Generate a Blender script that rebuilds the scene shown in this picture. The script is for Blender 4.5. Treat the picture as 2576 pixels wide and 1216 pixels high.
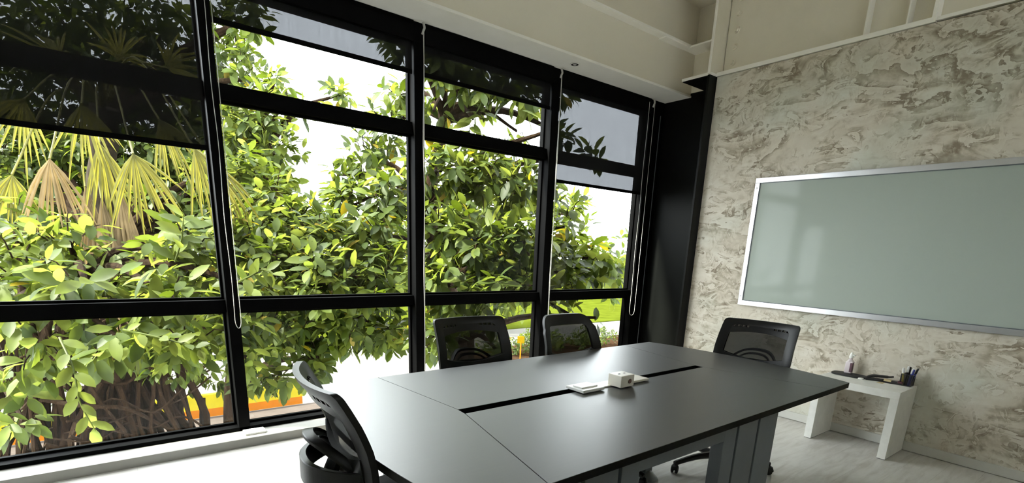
import bpy, bmesh, math, random
import numpy as np
from mathutils import Vector, Matrix, Euler

random.seed(7)
rng = np.random.default_rng(11)
scene = bpy.context.scene
for o in list(bpy.data.objects):
    bpy.data.objects.remove(o)
COL = scene.collection
PI = math.pi

# ------------------------------------------------------------------ camera
cam_d = bpy.data.cameras.new('camera')
cam = bpy.data.objects.new('camera', cam_d)
COL.objects.link(cam)
cam_d.sensor_fit = 'HORIZONTAL'
cam_d.sensor_width = 36.0
cam_d.lens = 36.0 * 1289.63 / 2576.0
cam_d.shift_x = 0.0
cam_d.shift_y = (966.0 - 608.0) / 2576.0
cam_d.clip_start = 0.05
cam_d.clip_end = 500
yaw, pitch, roll = 0.6678, -0.2578, 0.0408
fw = Vector((math.sin(yaw) * math.cos(pitch), math.cos(yaw) * math.cos(pitch), math.sin(pitch)))
r0 = Vector((math.cos(yaw), -math.sin(yaw), 0))
u0 = r0.cross(fw)
rt = math.cos(roll) * r0 + math.sin(roll) * u0
up = -math.sin(roll) * r0 + math.cos(roll) * u0
m = Matrix((rt, up, -fw)).transposed().to_4x4()
m.translation = Vector((0, 0, 1.41))
cam.matrix_world = m
scene.camera = cam

# ------------------------------------------------------------------ sky, sun, exposure
world = bpy.data.worlds.new('overcast_sky')
scene.world = world
world.use_nodes = True
bg = world.node_tree.nodes['Background']
bg.inputs['Color'].default_value = (0.93, 0.955, 1.01, 1)
bg.inputs['Strength'].default_value = 14.5
sun_d = bpy.data.lights.new('sun', 'SUN')
sun_d.energy = 36.0
sun_d.angle = math.radians(6)
sun_d.color = (1.0, 0.95, 0.82)
sun = bpy.data.objects.new('sun', sun_d)
COL.objects.link(sun)
sun.location = (-8, 6, 14)
sun.rotation_euler = Vector((0.66, -0.22, -0.72)).to_track_quat('-Z', 'Y').to_euler()
vs = scene.view_settings
vs.view_transform = 'Standard'
vs.look = 'None'
vs.gamma = 1.0
vs.use_curve_mapping = False
vs.exposure = 0.22
cy = scene.cycles
cy.use_denoising = True
cy.max_bounces = 10
cy.diffuse_bounces = 6
cy.glossy_bounces = 4
cy.transmission_bounces = 6
cy.transparent_max_bounces = 24
cy.sample_clamp_indirect = 8
cy.caustics_reflective = False
cy.caustics_refractive = False

# ------------------------------------------------------------------ materials
def nt(name):
    mt = bpy.data.materials.new(name)
    mt.use_nodes = True
    t = mt.node_tree
    return mt, t, t.nodes['Principled BSDF'], t.nodes['Material Output']

def N(t, typ, **kw):
    n = t.nodes.new(typ)
    for k, v in kw.items():
        if k in n.inputs:
            n.inputs[k].default_value = v
        else:
            setattr(n, k, v)
    return n

def L(t, a, b):
    t.links.new(a, b)

def ramp(t, fac, stops):
    r = t.nodes.new('ShaderNodeValToRGB')
    e = r.color_ramp.elements
    while len(e) < len(stops):
        e.new(0.5)
    for i, (p, c) in enumerate(stops):
        e[i].position = p
        e[i].color = (*c, 1)
    L(t, fac, r.inputs[0])
    return r

def coords(t, scale=(1, 1, 1), kind='Object', rot=(0, 0, 0)):
    tc = t.nodes.new('ShaderNodeTexCoord')
    mp = t.nodes.new('ShaderNodeMapping')
    mp.inputs['Scale'].default_value = scale
    mp.inputs['Rotation'].default_value = rot
    L(t, tc.outputs[kind], mp.inputs[0])
    return mp.outputs[0]

def paint(name, col, rough=0.5, metal=0.0, spec=0.5, var=0.08, scale=6.0, bump=0.0, bscale=60.0):
    mt, t, b, out = nt(name)
    co = coords(t)
    n = N(t, 'ShaderNodeTexNoise', Scale=scale, Detail=4.0)
    L(t, co, n.inputs['Vector'])
    d = tuple(max(0, c * (1 - var)) for c in col)
    h = tuple(min(1, c * (1 + var)) for c in col)
    r = ramp(t, n.outputs[0], [(0.3, d), (0.7, h)])
    L(t, r.outputs[0], b.inputs['Base Color'])
    b.inputs['Roughness'].default_value = rough
    b.inputs['Metallic'].default_value = metal
    b.inputs['Specular IOR Level'].default_value = spec
    if bump:
        n2 = N(t, 'ShaderNodeTexNoise', Scale=bscale, Detail=3.0)
        L(t, co, n2.inputs['Vector'])
        bp = N(t, 'ShaderNodeBump', Strength=bump, Distance=0.002)
        L(t, n2.outputs[0], bp.inputs['Height'])
        L(t, bp.outputs[0], b.inputs['Normal'])
    return mt

def see_through(name, col, through, tint=(1, 1, 1), weave=0.0, rough=0.9):
    """dark woven fabric: part of the light passes straight through the holes"""
    mt, t, b, out = nt(name)
    b.inputs['Base Color'].default_value = (*col, 1)
    b.inputs['Roughness'].default_value = rough
    b.inputs['Specular IOR Level'].default_value = 0.1
    tr = N(t, 'ShaderNodeBsdfTransparent')
    tr.inputs[0].default_value = (*tint, 1)
    mx = t.nodes.new('ShaderNodeMixShader')
    mx.inputs[0].default_value = through
    if weave:
        co = coords(t, (90, 90, 6))
        n = N(t, 'ShaderNodeTexNoise', Scale=1.0, Detail=3.0)
        L(t, co, n.inputs['Vector'])
        r = N(t, 'ShaderNodeMapRange')
        r.inputs['From Min'].default_value = 0.3
        r.inputs['From Max'].default_value = 0.7
        r.inputs['To Min'].default_value = through * (1 - weave)
        r.inputs['To Max'].default_value = through * (1 + weave)
        L(t, n.outputs[0], r.inputs['Value'])
        L(t, r.outputs[0], mx.inputs[0])
    L(t, b.outputs[0], mx.inputs[1])
    L(t, tr.outputs[0], mx.inputs[2])
    L(t, mx.outputs[0], out.inputs[0])
    return mt

def glass_pane(name, tint=(0.95, 0.975, 0.96)):
    mt, t, b, out = nt(name)
    t.nodes.remove(b)
    tr = N(t, 'ShaderNodeBsdfTransparent')
    tr.inputs[0].default_value = (*tint, 1)
    gl = N(t, 'ShaderNodeBsdfGlossy', Roughness=0.02)
    fr = N(t, 'ShaderNodeFresnel', IOR=1.45)
    mx = t.nodes.new('ShaderNodeMixShader')
    gm = N(t, 'ShaderNodeNewGeometry')
    sb_ = N(t, 'ShaderNodeMath', operation='SUBTRACT')      # reflect on the outer faces only, not inside the pane
    sb_.inputs[0].default_value = 1.0
    L(t, gm.outputs['Backfacing'], sb_.inputs[1])
    ml = N(t, 'ShaderNodeMath', operation='MULTIPLY')
    L(t, fr.outputs[0], ml.inputs[0])
    L(t, sb_.outputs[0], ml.inputs[1])
    L(t, ml.outputs[0], mx.inputs[0])
    L(t, tr.outputs[0], mx.inputs[1])
    L(t, gl.outputs[0], mx.inputs[2])
    L(t, mx.outputs[0], out.inputs[0])
    return mt

def leaf_mat(name, col, trans, mix=0.5, rough=0.5):
    mt, t, b, out = nt(name)
    geo = N(t, 'ShaderNodeNewGeometry')
    n = N(t, 'ShaderNodeTexNoise', Scale=5.0, Detail=2.0)
    L(t, geo.outputs['Position'], n.inputs['Vector'])
    r = ramp(t, n.outputs[0], [(0.3, tuple(c * 0.62 for c in col)), (0.72, tuple(c * 1.35 for c in col))])
    L(t, r.outputs[0], b.inputs['Base Color'])
    b.inputs['Roughness'].default_value = rough
    b.inputs['Specular IOR Level'].default_value = 0.13
    tl = N(t, 'ShaderNodeBsdfTranslucent')
    r2 = ramp(t, n.outputs[0], [(0.3, tuple(c * 0.7 for c in trans)), (0.72, tuple(c * 1.3 for c in trans))])
    L(t, r2.outputs[0], tl.inputs[0])
    mx = t.nodes.new('ShaderNodeMixShader')
    mx.inputs[0].default_value = mix
    L(t, b.outputs[0], mx.inputs[1])
    L(t, tl.outputs[0], mx.inputs[2])
    L(t, mx.outputs[0], out.inputs[0])
    return mt

def concrete_mat():
    mt, t, b, out = nt('trowelled_grey_plaster')
    co = coords(t, (1, 1, 1.0))
    # trowel strokes: contour bands of warped noise, each with one soft and one crisp edge
    def stroke(scale, sx, bands, dist, rot, off):
        mp = N(t, 'ShaderNodeMapping')
        mp.inputs['Scale'].default_value = (1.0, sx[0], sx[1])
        mp.inputs['Rotation'].default_value = (rot, 0, 0)
        mp.inputs['Location'].default_value = off
        L(t, co, mp.inputs[0])
        n = N(t, 'ShaderNodeTexNoise', Scale=scale, Detail=5.0, Roughness=0.55, Distortion=dist)
        L(t, mp.outputs[0], n.inputs['Vector'])
        m1 = N(t, 'ShaderNodeMath', operation='MULTIPLY')
        m1.inputs[1].default_value = bands
        L(t, n.outputs[0], m1.inputs[0])
        fr = N(t, 'ShaderNodeMath', operation='FRACT')
        L(t, m1.outputs[0], fr.inputs[0])
        mk = N(t, 'ShaderNodeTexNoise', Scale=scale * 0.9, Detail=2.0)
        mp2 = N(t, 'ShaderNodeMapping')
        mp2.inputs['Location'].default_value = (off[0] + 3.7, off[1] + 1.9, off[2])
        mp2.inputs['Scale'].default_value = (1.0, 1.0, 1.6)
        L(t, co, mp2.inputs[0])
        L(t, mp2.outputs[0], mk.inputs['Vector'])
        mr = N(t, 'ShaderNodeMapRange')
        mr.inputs['From Min'].default_value = 0.42
        mr.inputs['From Max'].default_value = 0.60
        L(t, mk.outputs[0], mr.inputs['Value'])
        sub = N(t, 'ShaderNodeMath', operation='SUBTRACT')
        sub.inputs[1].default_value = 0.5
        L(t, fr.outputs[0], sub.inputs[0])
        o_ = N(t, 'ShaderNodeMath', operation='MULTIPLY')
        L(t, sub.outputs[0], o_.inputs[0])
        L(t, mr.outputs[0], o_.inputs[1])
        return o_.outputs[0]
    s1 = stroke(2.2, (0.75, 1.9), 6.0, 0.5, 0.02, (0, 0, 0))
    s2 = stroke(4.6, (0.8, 1.6), 5.0, 0.9, -0.12, (2.0, 5.0, 1.0))
    s3 = stroke(8.0, (1.3, 1.0), 4.0, 1.2, 0.3, (7.0, 1.0, 3.0))
    fine = N(t, 'ShaderNodeTexNoise', Scale=14.0, Detail=6.0, Roughness=0.6)
    L(t, co, fine.inputs['Vector'])
    big = N(t, 'ShaderNodeTexNoise', Scale=1.3, Detail=3.0)
    L(t, co, big.inputs['Vector'])
    acc = None
    for src, k in ((s1, 0.26), (s2, 0.28), (s3, 0.18), (fine.outputs[0], 0.22), (big.outputs[0], 0.35)):
        mm = N(t, 'ShaderNodeMath', operation='MULTIPLY_ADD')
        mm.inputs[1].default_value = k
        L(t, src, mm.inputs[0])
        if acc is None:
            mm.inputs[2].default_value = 0.27
        else:
            L(t, acc, mm.inputs[2])
        acc = mm.outputs[0]
    class _A:
        outputs = [acc]
    a3 = _A
    r = ramp(t, acc, [(0.36, (0.225, 0.19, 0.14)), (0.46, (0.40, 0.36, 0.285)), (0.55, (0.575, 0.54, 0.465)),
                      (0.65, (0.625, 0.60, 0.53)), (0.80, (0.67, 0.65, 0.59))])
    tint = N(t, 'ShaderNodeTexNoise', Scale=1.7, Detail=2.0)
    L(t, co, tint.inputs['Vector'])
    tr = ramp(t, tint.outputs[0], [(0.48, (1.0, 0.965, 0.93)), (0.68, (0.93, 0.975, 0.96))])
    mul = N(t, 'ShaderNodeMix', data_type='RGBA', blend_type='MULTIPLY')
    mul.inputs['Factor'].default_value = 1.0
    L(t, r.outputs[0], mul.inputs['A'])
    L(t, tr.outputs[0], mul.inputs['B'])
    L(t, mul.outputs['Result'], b.inputs['Base Color'])
    b.inputs['Roughness'].default_value = 0.62
    bp = N(t, 'ShaderNodeBump', Strength=0.55, Distance=0.012)
    L(t, a3.outputs[0], bp.inputs['Height'])
    L(t, bp.outputs[0], b.inputs['Normal'])
    return mt

def floor_mat():
    mt, t, b, out = nt('pale_grey_wood_laminate')
    co = coords(t, (1.2, 7.0, 1.0))
    g = N(t, 'ShaderNodeTexNoise', Scale=3.0, Detail=8.0, Roughness=0.6, Distortion=0.6)
    L(t, co, g.inputs['Vector'])
    co2 = coords(t, (1, 1, 1))
    bl = N(t, 'ShaderNodeTexNoise', Scale=2.2, Detail=3.0)
    L(t, co2, bl.inputs['Vector'])
    a = N(t, 'ShaderNodeMath', operation='MULTIPLY_ADD')
    a.inputs[1].default_value = 0.5
    L(t, bl.outputs[0], a.inputs[0])
    L(t, g.outputs[0], a.inputs[2])
    r = ramp(t, a.outputs[0], [(0.55, (0.46, 0.435, 0.40)), (0.78, (0.585, 0.565, 0.535)), (0.95, (0.64, 0.625, 0.595))])
    br = N(t, 'ShaderNodeTexBrick')
    br.inputs['Color1'].default_value = (1, 1, 1, 1)
    br.inputs['Color2'].default_value = (0.95, 0.95, 0.95, 1)
    br.inputs['Mortar'].default_value = (0.80, 0.80, 0.80, 1)
    br.inputs['Scale'].default_value = 1.0
    br.inputs['Mortar Size'].default_value = 0.0015
    br.inputs['Brick Width'].default_value = 1.22
    br.inputs['Row Height'].default_value = 0.19
    L(t, co2, br.inputs['Vector'])
    mul = N(t, 'ShaderNodeMix', data_type='RGBA', blend_type='MULTIPLY')
    mul.inputs['Factor'].default_value = 1.0
    L(t, r.outputs[0], mul.inputs['A'])
    L(t, br.outputs[0], mul.inputs['B'])
    L(t, mul.outputs['Result'], b.inputs['Base Color'])
    b.inputs['Roughness'].default_value = 0.38
    b.inputs['Specular IOR Level'].default_value = 0.4
    return mt

def tabletop_mat():
    mt, t, b, out = nt('charcoal_wood_grain_laminate')
    co = coords(t, (3.0, 60.0, 1.0))
    g = N(t, 'ShaderNodeTexNoise', Scale=2.0, Detail=7.0, Roughness=0.6, Distortion=0.4)
    L(t, co, g.inputs['Vector'])
    r = ramp(t, g.outputs[0], [(0.35, (0.010, 0.010, 0.011)), (0.7, (0.024, 0.023, 0.022))])
    L(t, r.outputs[0], b.inputs['Base Color'])
    rr = N(t, 'ShaderNodeMapRange')
    rr.inputs['To Min'].default_value = 0.38
    rr.inputs['To Max'].default_value = 0.46
    L(t, g.outputs[0], rr.inputs['Value'])
    L(t, rr.outputs[0], b.inputs['Roughness'])
    b.inputs['Specular IOR Level'].default_value = 0.5
    b.inputs['IOR'].default_value = 2.5
    bp = N(t, 'ShaderNodeBump', Strength=0.12, Distance=0.001)
    L(t, g.outputs[0], bp.inputs['Height'])
    L(t, bp.outputs[0], b.inputs['Normal'])
    return mt

def bark_mat(name, c1, c2):
    mt, t, b, out = nt(name)
    co = coords(t, (7, 7, 1.6))
    g = N(t, 'ShaderNodeTexNoise', Scale=2.0, Detail=8.0, Roughness=0.7, Distortion=1.2)
    L(t, co, g.inputs['Vector'])
    r = ramp(t, g.outputs[0], [(0.32, c1), (0.7, c2)])
    L(t, r.outputs[0], b.inputs['Base Color'])
    b.inputs['Roughness'].default_value = 0.9
    b.inputs['Specular IOR Level'].default_value = 0.05
    bp = N(t, 'ShaderNodeBump', Strength=0.8, Distance=0.05)
    L(t, g.outputs[0], bp.inputs['Height'])
    L(t, bp.outputs[0], b.inputs['Normal'])
    return mt

M = {}
M['black_frame'] = paint('black_powder_coat', (0.002, 0.002, 0.0022), 0.55, spec=0.03, var=0.15)
M['black_panel'] = paint('black_painted_steel', (0.003, 0.0034, 0.0031), 0.4, spec=0.12, var=0.2, scale=2)
M['white_steel'] = paint('off_white_painted_steel', (0.72, 0.675, 0.56), 0.5, var=0.03, bump=0.1)
M['white_trim'] = paint('white_painted_edge', (0.90, 0.88, 0.82), 0.45, var=0.03)
M['soffit'] = paint('white_plasterboard', (0.80, 0.79, 0.75), 0.7, var=0.02)
M['bulkhead'] = paint('cream_plasterboard', (0.74, 0.69, 0.575), 0.75, var=0.025, scale=1.5)
M['ceiling'] = paint('cream_ceiling_paint', (0.74, 0.70, 0.60), 0.8, var=0.02)
M['wall_white'] = paint('white_wall_paint', (0.80, 0.80, 0.78), 0.7, var=0.015)
M['plaster'] = concrete_mat()
M['floor'] = floor_mat()
M['sill'] = paint('grey_stone_sill', (0.29, 0.28, 0.255), 0.5, var=0.06, scale=10)
M['baseboard'] = paint('pale_grey_skirting', (0.55, 0.54, 0.50), 0.5, var=0.04)
M['glass'] = glass_pane('clear_window_glass')
M['blind'] = see_through('dark_solar_screen', (0.010, 0.010, 0.011), 0.028, (0.93, 0.95, 1.0), weave=0.16)
M['chain'] = paint('white_bead_chain', (0.50, 0.49, 0.46), 0.4, var=0.02)
M['clip'] = paint('white_plastic', (0.82, 0.82, 0.80), 0.35, var=0.02)
M['alu'] = paint('brushed_aluminium', (0.60, 0.60, 0.62), 0.30, metal=1.0, var=0.05, scale=3)
M['board'] = paint('pale_green_back_painted_glass', (0.37, 0.415, 0.375), 0.06, spec=0.08, var=0.015, scale=1)
M['tabletop'] = tabletop_mat()
M['table_edge'] = paint('black_edge_band', (0.003, 0.003, 0.003), 0.5, spec=0.08, var=0.1)
M['leg_metal'] = paint('grey_powder_coated_steel', (0.12, 0.138, 0.155), 0.4, var=0.05)
M['leg_light'] = paint('silver_grey_steel', (0.36, 0.39, 0.42), 0.35, metal=0.3, var=0.05)
M['dark_void'] = paint('black_plastic_tray', (0.004, 0.004, 0.004), 0.8, var=0.1)
M['chair_plastic'] = paint('black_moulded_plastic', (0.005, 0.005, 0.0055), 0.36, spec=0.25, var=0.15, bump=0.15, bscale=300)
M['chair_mesh'] = see_through('black_chair_mesh', (0.006, 0.006, 0.0065), 0.065, (0.95, 0.95, 0.92))
M['chair_fabric'] = paint('black_seat_fabric', (0.016, 0.016, 0.017), 0.85, var=0.25, scale=80, bump=0.4, bscale=400)
M['chrome'] = paint('dark_chrome', (0.25, 0.25, 0.26), 0.2, metal=1.0)
M['socket'] = paint('cream_plastic_socket', (0.74, 0.70, 0.62), 0.35, var=0.03)
M['socket_dark'] = paint('brown_socket_insert', (0.12, 0.06, 0.04), 0.5)
M['console'] = paint('white_wood_grain_console', (0.76, 0.75, 0.71), 0.45, var=0.05, scale=14)
M['bottle'] = paint('pale_pink_bottle', (0.66, 0.58, 0.60), 0.25, var=0.05)
M['bottle_dark'] = paint('dark_wine_label', (0.09, 0.035, 0.05), 0.4)
M['rubber'] = paint('black_rubber', (0.012, 0.012, 0.013), 0.6)
M['wood'] = paint('pale_wood', (0.62, 0.50, 0.28), 0.5, var=0.12, scale=30)
M['felt'] = paint('wine_red_felt', (0.12, 0.04, 0.05), 0.9)
M['wire'] = paint('black_wire', (0.018, 0.018, 0.02), 0.45)
M['wire_mesh'] = see_through('black_wire_mesh', (0.02, 0.02, 0.022), 0.35)
M['pen_blue'] = paint('blue_pen_plastic', (0.02, 0.03, 0.22), 0.35)
M['pen_yellow'] = paint('yellow_pen_plastic', (0.75, 0.62, 0.16), 0.35)
M['pen_black'] = paint('black_pen_plastic', (0.015, 0.015, 0.017), 0.35)
M['pen_white'] = paint('white_pen_plastic', (0.8, 0.8, 0.8), 0.35)
M['lens'] = paint('downlight_lens', (0.5, 0.5, 0.48), 0.3)
M['leaf_dark'] = leaf_mat('dark_green_leaf', (0.020, 0.032, 0.006), (0.055, 0.078, 0.004), 0.42)
M['leaf_mid'] = leaf_mat('mid_green_leaf', (0.036, 0.052, 0.009), (0.098, 0.124, 0.014), 0.48)
M['leaf_bright'] = leaf_mat('yellow_green_leaf', (0.066, 0.086, 0.013), (0.150, 0.172, 0.024), 0.50)
M['leaf_yellow'] = leaf_mat('yellow_leaf', (0.1248, 0.0960, 0.0096), (0.2016, 0.1536, 0.0058), 0.5)
M['frond'] = leaf_mat('palm_frond', (0.0960, 0.0912, 0.0216), (0.1632, 0.1440, 0.0168), 0.45)
M['frond_dry'] = leaf_mat('dry_palm_frond', (0.1296, 0.0912, 0.0432), (0.1152, 0.0768, 0.0288), 0.35, 0.7)
M['bark'] = bark_mat('brown_fig_bark', (0.0055, 0.0030, 0.0014), (0.022, 0.0125, 0.0060))
M['bark_palm'] = bark_mat('fibrous_palm_bark', (0.006, 0.0045, 0.003), (0.030, 0.022, 0.013))
M['lawn'] = paint('mown_lawn', (0.026, 0.032, 0.003), 0.9, spec=0.0, var=0.2, scale=1.2)
M['road'] = paint('pale_concrete_road', (0.070, 0.067, 0.060), 0.9, spec=0.0, var=0.06, scale=0.5)
M['pavement'] = paint('pinkish_paving', (0.042, 0.034, 0.029), 0.9, spec=0.0, var=0.12, scale=2.5)
M['soil'] = paint('brown_soil', (0.016, 0.009, 0.005), 0.95, spec=0.0, var=0.2, scale=2)
M['kerb_yellow'] = paint('yellow_kerb_paint', (0.21, 0.17, 0.009), 0.7, spec=0.0, var=0.08, scale=3)
M['kerb_orange'] = paint('orange_kerb_paint', (0.21, 0.065, 0.004), 0.7, spec=0.0, var=0.08, scale=3)
M['sign_yellow'] = paint('yellow_sign_paint', (0.09, 0.056, 0.001), 0.6, spec=0.0)

# ------------------------------------------------------------------ mesh helpers
def BM():
    return bmesh.new()

def box(bm, x0, x1, y0, y1, z0, z1, mat=0):
    v = [bm.verts.new(p) for p in ((x0, y0, z0), (x1, y0, z0), (x1, y1, z0), (x0, y1, z0),
                                   (x0, y0, z1), (x1, y0, z1), (x1, y1, z1), (x0, y1, z1))]
    fs = []
    for f in ((3, 2, 1, 0), (4, 5, 6, 7), (0, 1, 5, 4), (1, 2, 6, 5), (2, 3, 7, 6), (3, 0, 4, 7)):
        q = bm.faces.new([v[i] for i in f])
        q.material_index = mat
        fs.append(q)
    return fs

def bevel(bm, w, seg=2):
    bmesh.ops.bevel(bm, geom=list(bm.edges), offset=w, segments=seg, profile=0.7, affect='EDGES', clamp_overlap=True)

def prism(bm, pts, z0, z1):
    """vertical prism over a counter-clockwise polygon"""
    lo = [bm.verts.new((p[0], p[1], z0)) for p in pts]
    hi = [bm.verts.new((p[0], p[1], z1)) for p in pts]
    n = len(pts)
    bm.faces.new(list(reversed(lo)))
    bm.faces.new(hi)
    for i in range(n):
        bm.faces.new((lo[i], lo[(i + 1) % n], hi[(i + 1) % n], hi[i]))

def lathe(bm, prof, seg=20, c=(0, 0, 0), axis='Z'):
    """surface of revolution of (radius, height) pairs"""
    rings = []
    for r, h in prof:
        ring = []
        for i in range(seg):
            a = 2 * PI * i / seg
            x, y = r * math.cos(a), r * math.sin(a)
            p = (x, y, h) if axis == 'Z' else ((x, h, y) if axis == 'Y' else (h, x, y))
            ring.append(bm.verts.new((c[0] + p[0], c[1] + p[1], c[2] + p[2])))
        rings.append(ring)
    for a, b in zip(rings, rings[1:]):
        for i in range(seg):
            bm.faces.new((a[i], a[(i + 1) % seg], b[(i + 1) % seg], b[i]))
    bm.faces.new(list(reversed(rings[0])))
    bm.faces.new(rings[-1])

def tube(bm, path, rad, seg=8, flat=None):
    """swept tube; rad a number or list; flat=(a,b) gives an elliptical section"""
    path = [Vector(p) for p in path]
    n = len(path)
    rads = rad if isinstance(rad, (list, tuple)) else [rad] * n
    prev = None
    rings = []
    for i, p in enumerate(path):
        d = (path[min(i + 1, n - 1)] - path[max(i - 1, 0)])
        d = d.normalized() if d.length > 1e-9 else Vector((0, 0, 1))
        ref = Vector((0, 0, 1)) if abs(d.z) < 0.95 else Vector((1, 0, 0))
        a = d.cross(ref).normalized() if prev is None else (prev - d * prev.dot(d)).normalized()
        prev = a
        b = d.cross(a)
        ring = []
        for k in range(seg):
            t = 2 * PI * (k + 0.5) / seg
            sa, sb = (1, 1) if flat is None else flat
            ring.append(bm.verts.new(p + rads[i] * (a * math.cos(t) * sa + b * math.sin(t) * sb)))
        rings.append(ring)
    for r1, r2 in zip(rings, rings[1:]):
        for k in range(seg):
            bm.faces.new((r1[k], r1[(k + 1) % seg], r2[(k + 1) % seg], r2[k]))
    bm.faces.new(list(reversed(rings[0])))
    bm.faces.new(rings[-1])

def smooth_path(pts, n=6):
    """Catmull-Rom through the points"""
    P = [Vector(p) for p in pts]
    P = [2 * P[0] - P[1]] + P + [2 * P[-1] - P[-2]]
    out = []
    for i in range(1, len(P) - 2):
        for k in range(n):
            t = k / n
            a, b, c, d = P[i - 1:i + 3]
            out.append(0.5 * ((2 * b) + (c - a) * t + (2 * a - 5 * b + 4 * c - d) * t * t + (3 * b - a - 3 * c + d) * t ** 3))
    out.append(P[-2])
    return out

def obj(name, bm, mats, parent=None, smooth=False, loc=None):
    me = bpy.data.meshes.new(name)
    bmesh.ops.recalc_face_normals(bm, faces=list(bm.faces))
    bm.to_mesh(me)
    bm.free()
    for mt in (mats if isinstance(mats, (list, tuple)) else [mats]):
        me.materials.append(mt)
    if smooth:
        for p in me.polygons:
            p.use_smooth = True
        try:
            me.set_sharp_from_angle(angle=math.radians(40))
        except Exception:
            pass
    o = bpy.data.objects.new(name, me)
    COL.objects.link(o)
    if parent:
        o.parent = parent
    if loc:
        o.location = loc
    return o

def thing(name, label, cat, loc=(0, 0, 0), rz=0.0, group=None):
    o = bpy.data.objects.new(name, None)
    o.empty_display_size = 0.1
    COL.objects.link(o)
    o.location = loc
    o.rotation_euler = (0, 0, rz)
    o['label'] = label
    o['category'] = cat
    if group:
        o['group'] = group
    return o

def tag(o, label, cat, group=None):
    o['label'] = label
    o['category'] = cat
    if group:
        o['group'] = group
    return o

def setting(o, label=None):
    o['kind'] = 'structure'
    if label:
        o['label'] = label
    return o

def sroot(name, loc=(0, 0, 0), label=None):
    o = bpy.data.objects.new(name, None)
    COL.objects.link(o)
    o.location = loc
    return setting(o, label)

def bx(name, mat, x0, x1, y0, y1, z0, z1, parent=None, bev=0.0, loc=None):
    bm = BM()
    box(bm, x0, x1, y0, y1, z0, z1)
    if bev:
        bevel(bm, bev)
    return obj(name, bm, mat, parent, loc=loc)

# ------------------------------------------------------------------ room shell
WX = 4.783            # face of the plaster wall
LX = -0.78            # face of the left wall
RY = -1.6             # face of the rear wall
CZ = 3.82             # ceiling
GY = 3.92             # room-side face of the window frames
setting(bx('floor', M['floor'], LX - 0.1, 5.3, RY - 0.1, 4.2, -0.12, 0.0), 'pale grey wood-look laminate floor')
setting(bx('ceiling', M['ceiling'], LX - 0.1, 5.3, RY - 0.1, 4.2, CZ, CZ + 0.15), 'cream painted ceiling slab above the steel beams')
setting(bx('wall_left', M['wall_white'], LX - 0.12, LX, RY - 0.1, 4.2, 0, CZ), 'plain white painted wall facing the plaster wall')
bm = BM()
for a in ((LX, 5.3, 0, 3.41), (LX, 5.3, 3.59, CZ), (LX, -0.55, 3.41, 3.59), (4.62, 5.3, 3.41, 3.59)):
    box(bm, a[0], a[1], RY - 0.12, RY, a[2], a[3])
setting(obj('wall_rear', bm, M['wall_white']), 'plain white painted wall with a slim opening added for daylight')
w2 = sroot('window_added', (2.035, RY - 0.06, 3.5), 'slim high window strip added in the rear wall for daylight')  # window strip added out of view to bring daylight to the upper walls
bx('pane', M['glass'], -2.585, 2.585, -0.003, 0.003, -0.09, 0.09, w2)
for xx in (-1.3, 0.0, 1.3):
    bx('mullion', M['black_frame'], xx - 0.02, xx + 0.02, -0.03, 0.03, -0.09, 0.09, w2)
setting(bx('wall_right', M['plaster'], WX, WX + 0.16, RY, 3.135, 0, 3.045), 'grey trowelled plaster wall with rough brush marks')
setting(bx('baseboard_right', M['baseboard'], WX - 0.014, WX, RY, 3.13, 0.004, 0.075, bev=0.004), 'low pale grey skirting along the plaster wall')
setting(bx('wall_panel', M['black_panel'], 5.07, 5.12, 3.165, 4.1, 0, 3.05), 'black steel panel closing the window corner')
setting(bx('wall_light_block', M['wall_white'], 4.99, 5.06, RY - 0.1, 3.143, 2.9, CZ), 'unseen wall added behind the steel ring beam to block daylight')  # added behind the web so no daylight leaks past its end
setting(bx('wall_upper', M['white_steel'], 5.07, 5.12, 3.165, 4.1, 3.05, CZ), 'cream steel panel above the black corner panel')

# bulkhead over the windows, its soffit and the steel strip along it
r = sroot('beam_bulkhead', (2.1, 3.765, 3.009), 'cream bulkhead with white soffit over the windows')
bx('fascia', M['bulkhead'], LX - 2.1, 5.07 - 2.1, 3.613 - 3.765, 4.08 - 3.765, 0.012, CZ - 3.009, r)
o = bx('soffit', M['soffit'], LX - 2.1, 5.067 - 2.1, 3.606 - 3.765, 4.06 - 3.765, 0.0, 0.012, r)
o['label'] = 'white underside of the bulkhead'
bx('edge_bead', M['white_trim'], LX - 2.1, 5.067 - 2.1, 3.600 - 3.765, 3.606 - 3.765, -0.002, 0.016, r)
o = bx('flange', M['white_trim'], LX - 2.1, 5.07 - 2.1, 3.525 - 3.765, 3.613 - 3.765, 0.405, 0.420, r)
o['label'] = 'pale steel flange running along the bulkhead'
bx('splice_plate', M['white_trim'], 4.47 - 2.1, 4.86 - 2.1, 3.530 - 3.765, 3.613 - 3.765, 0.394, 0.405, r)

# steel column: black below the ring beam, cream above
r = sroot('column_steel', (4.87, 3.154, 0), 'steel corner column, black below and cream above')
bx('lower_flange', M['black_panel'], -0.200, 0.25, -0.011, 0.011, 0.0, 3.05, r, bev=0.002)
bx('upper_flange', M['white_steel'], -0.200, 0.25, -0.011, 0.011, 3.06, CZ, r)
bx('flange_edge', M['white_trim'], -0.206, -0.200, -0.012, 0.012, 3.06, CZ, r)
bx('cap_plate', M['white_trim'], -0.19, 0.2, -0.013, 0.30, 3.05, 3.072, r)
bx('cap_underside', M['black_panel'], -0.18, 0.2, 0.012, 0.295, 3.044, 3.05, r)
bx('stiffener', M['white_trim'], -0.012, 0.2, 0.011, 0.459, 3.405, 3.42, r)

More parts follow.
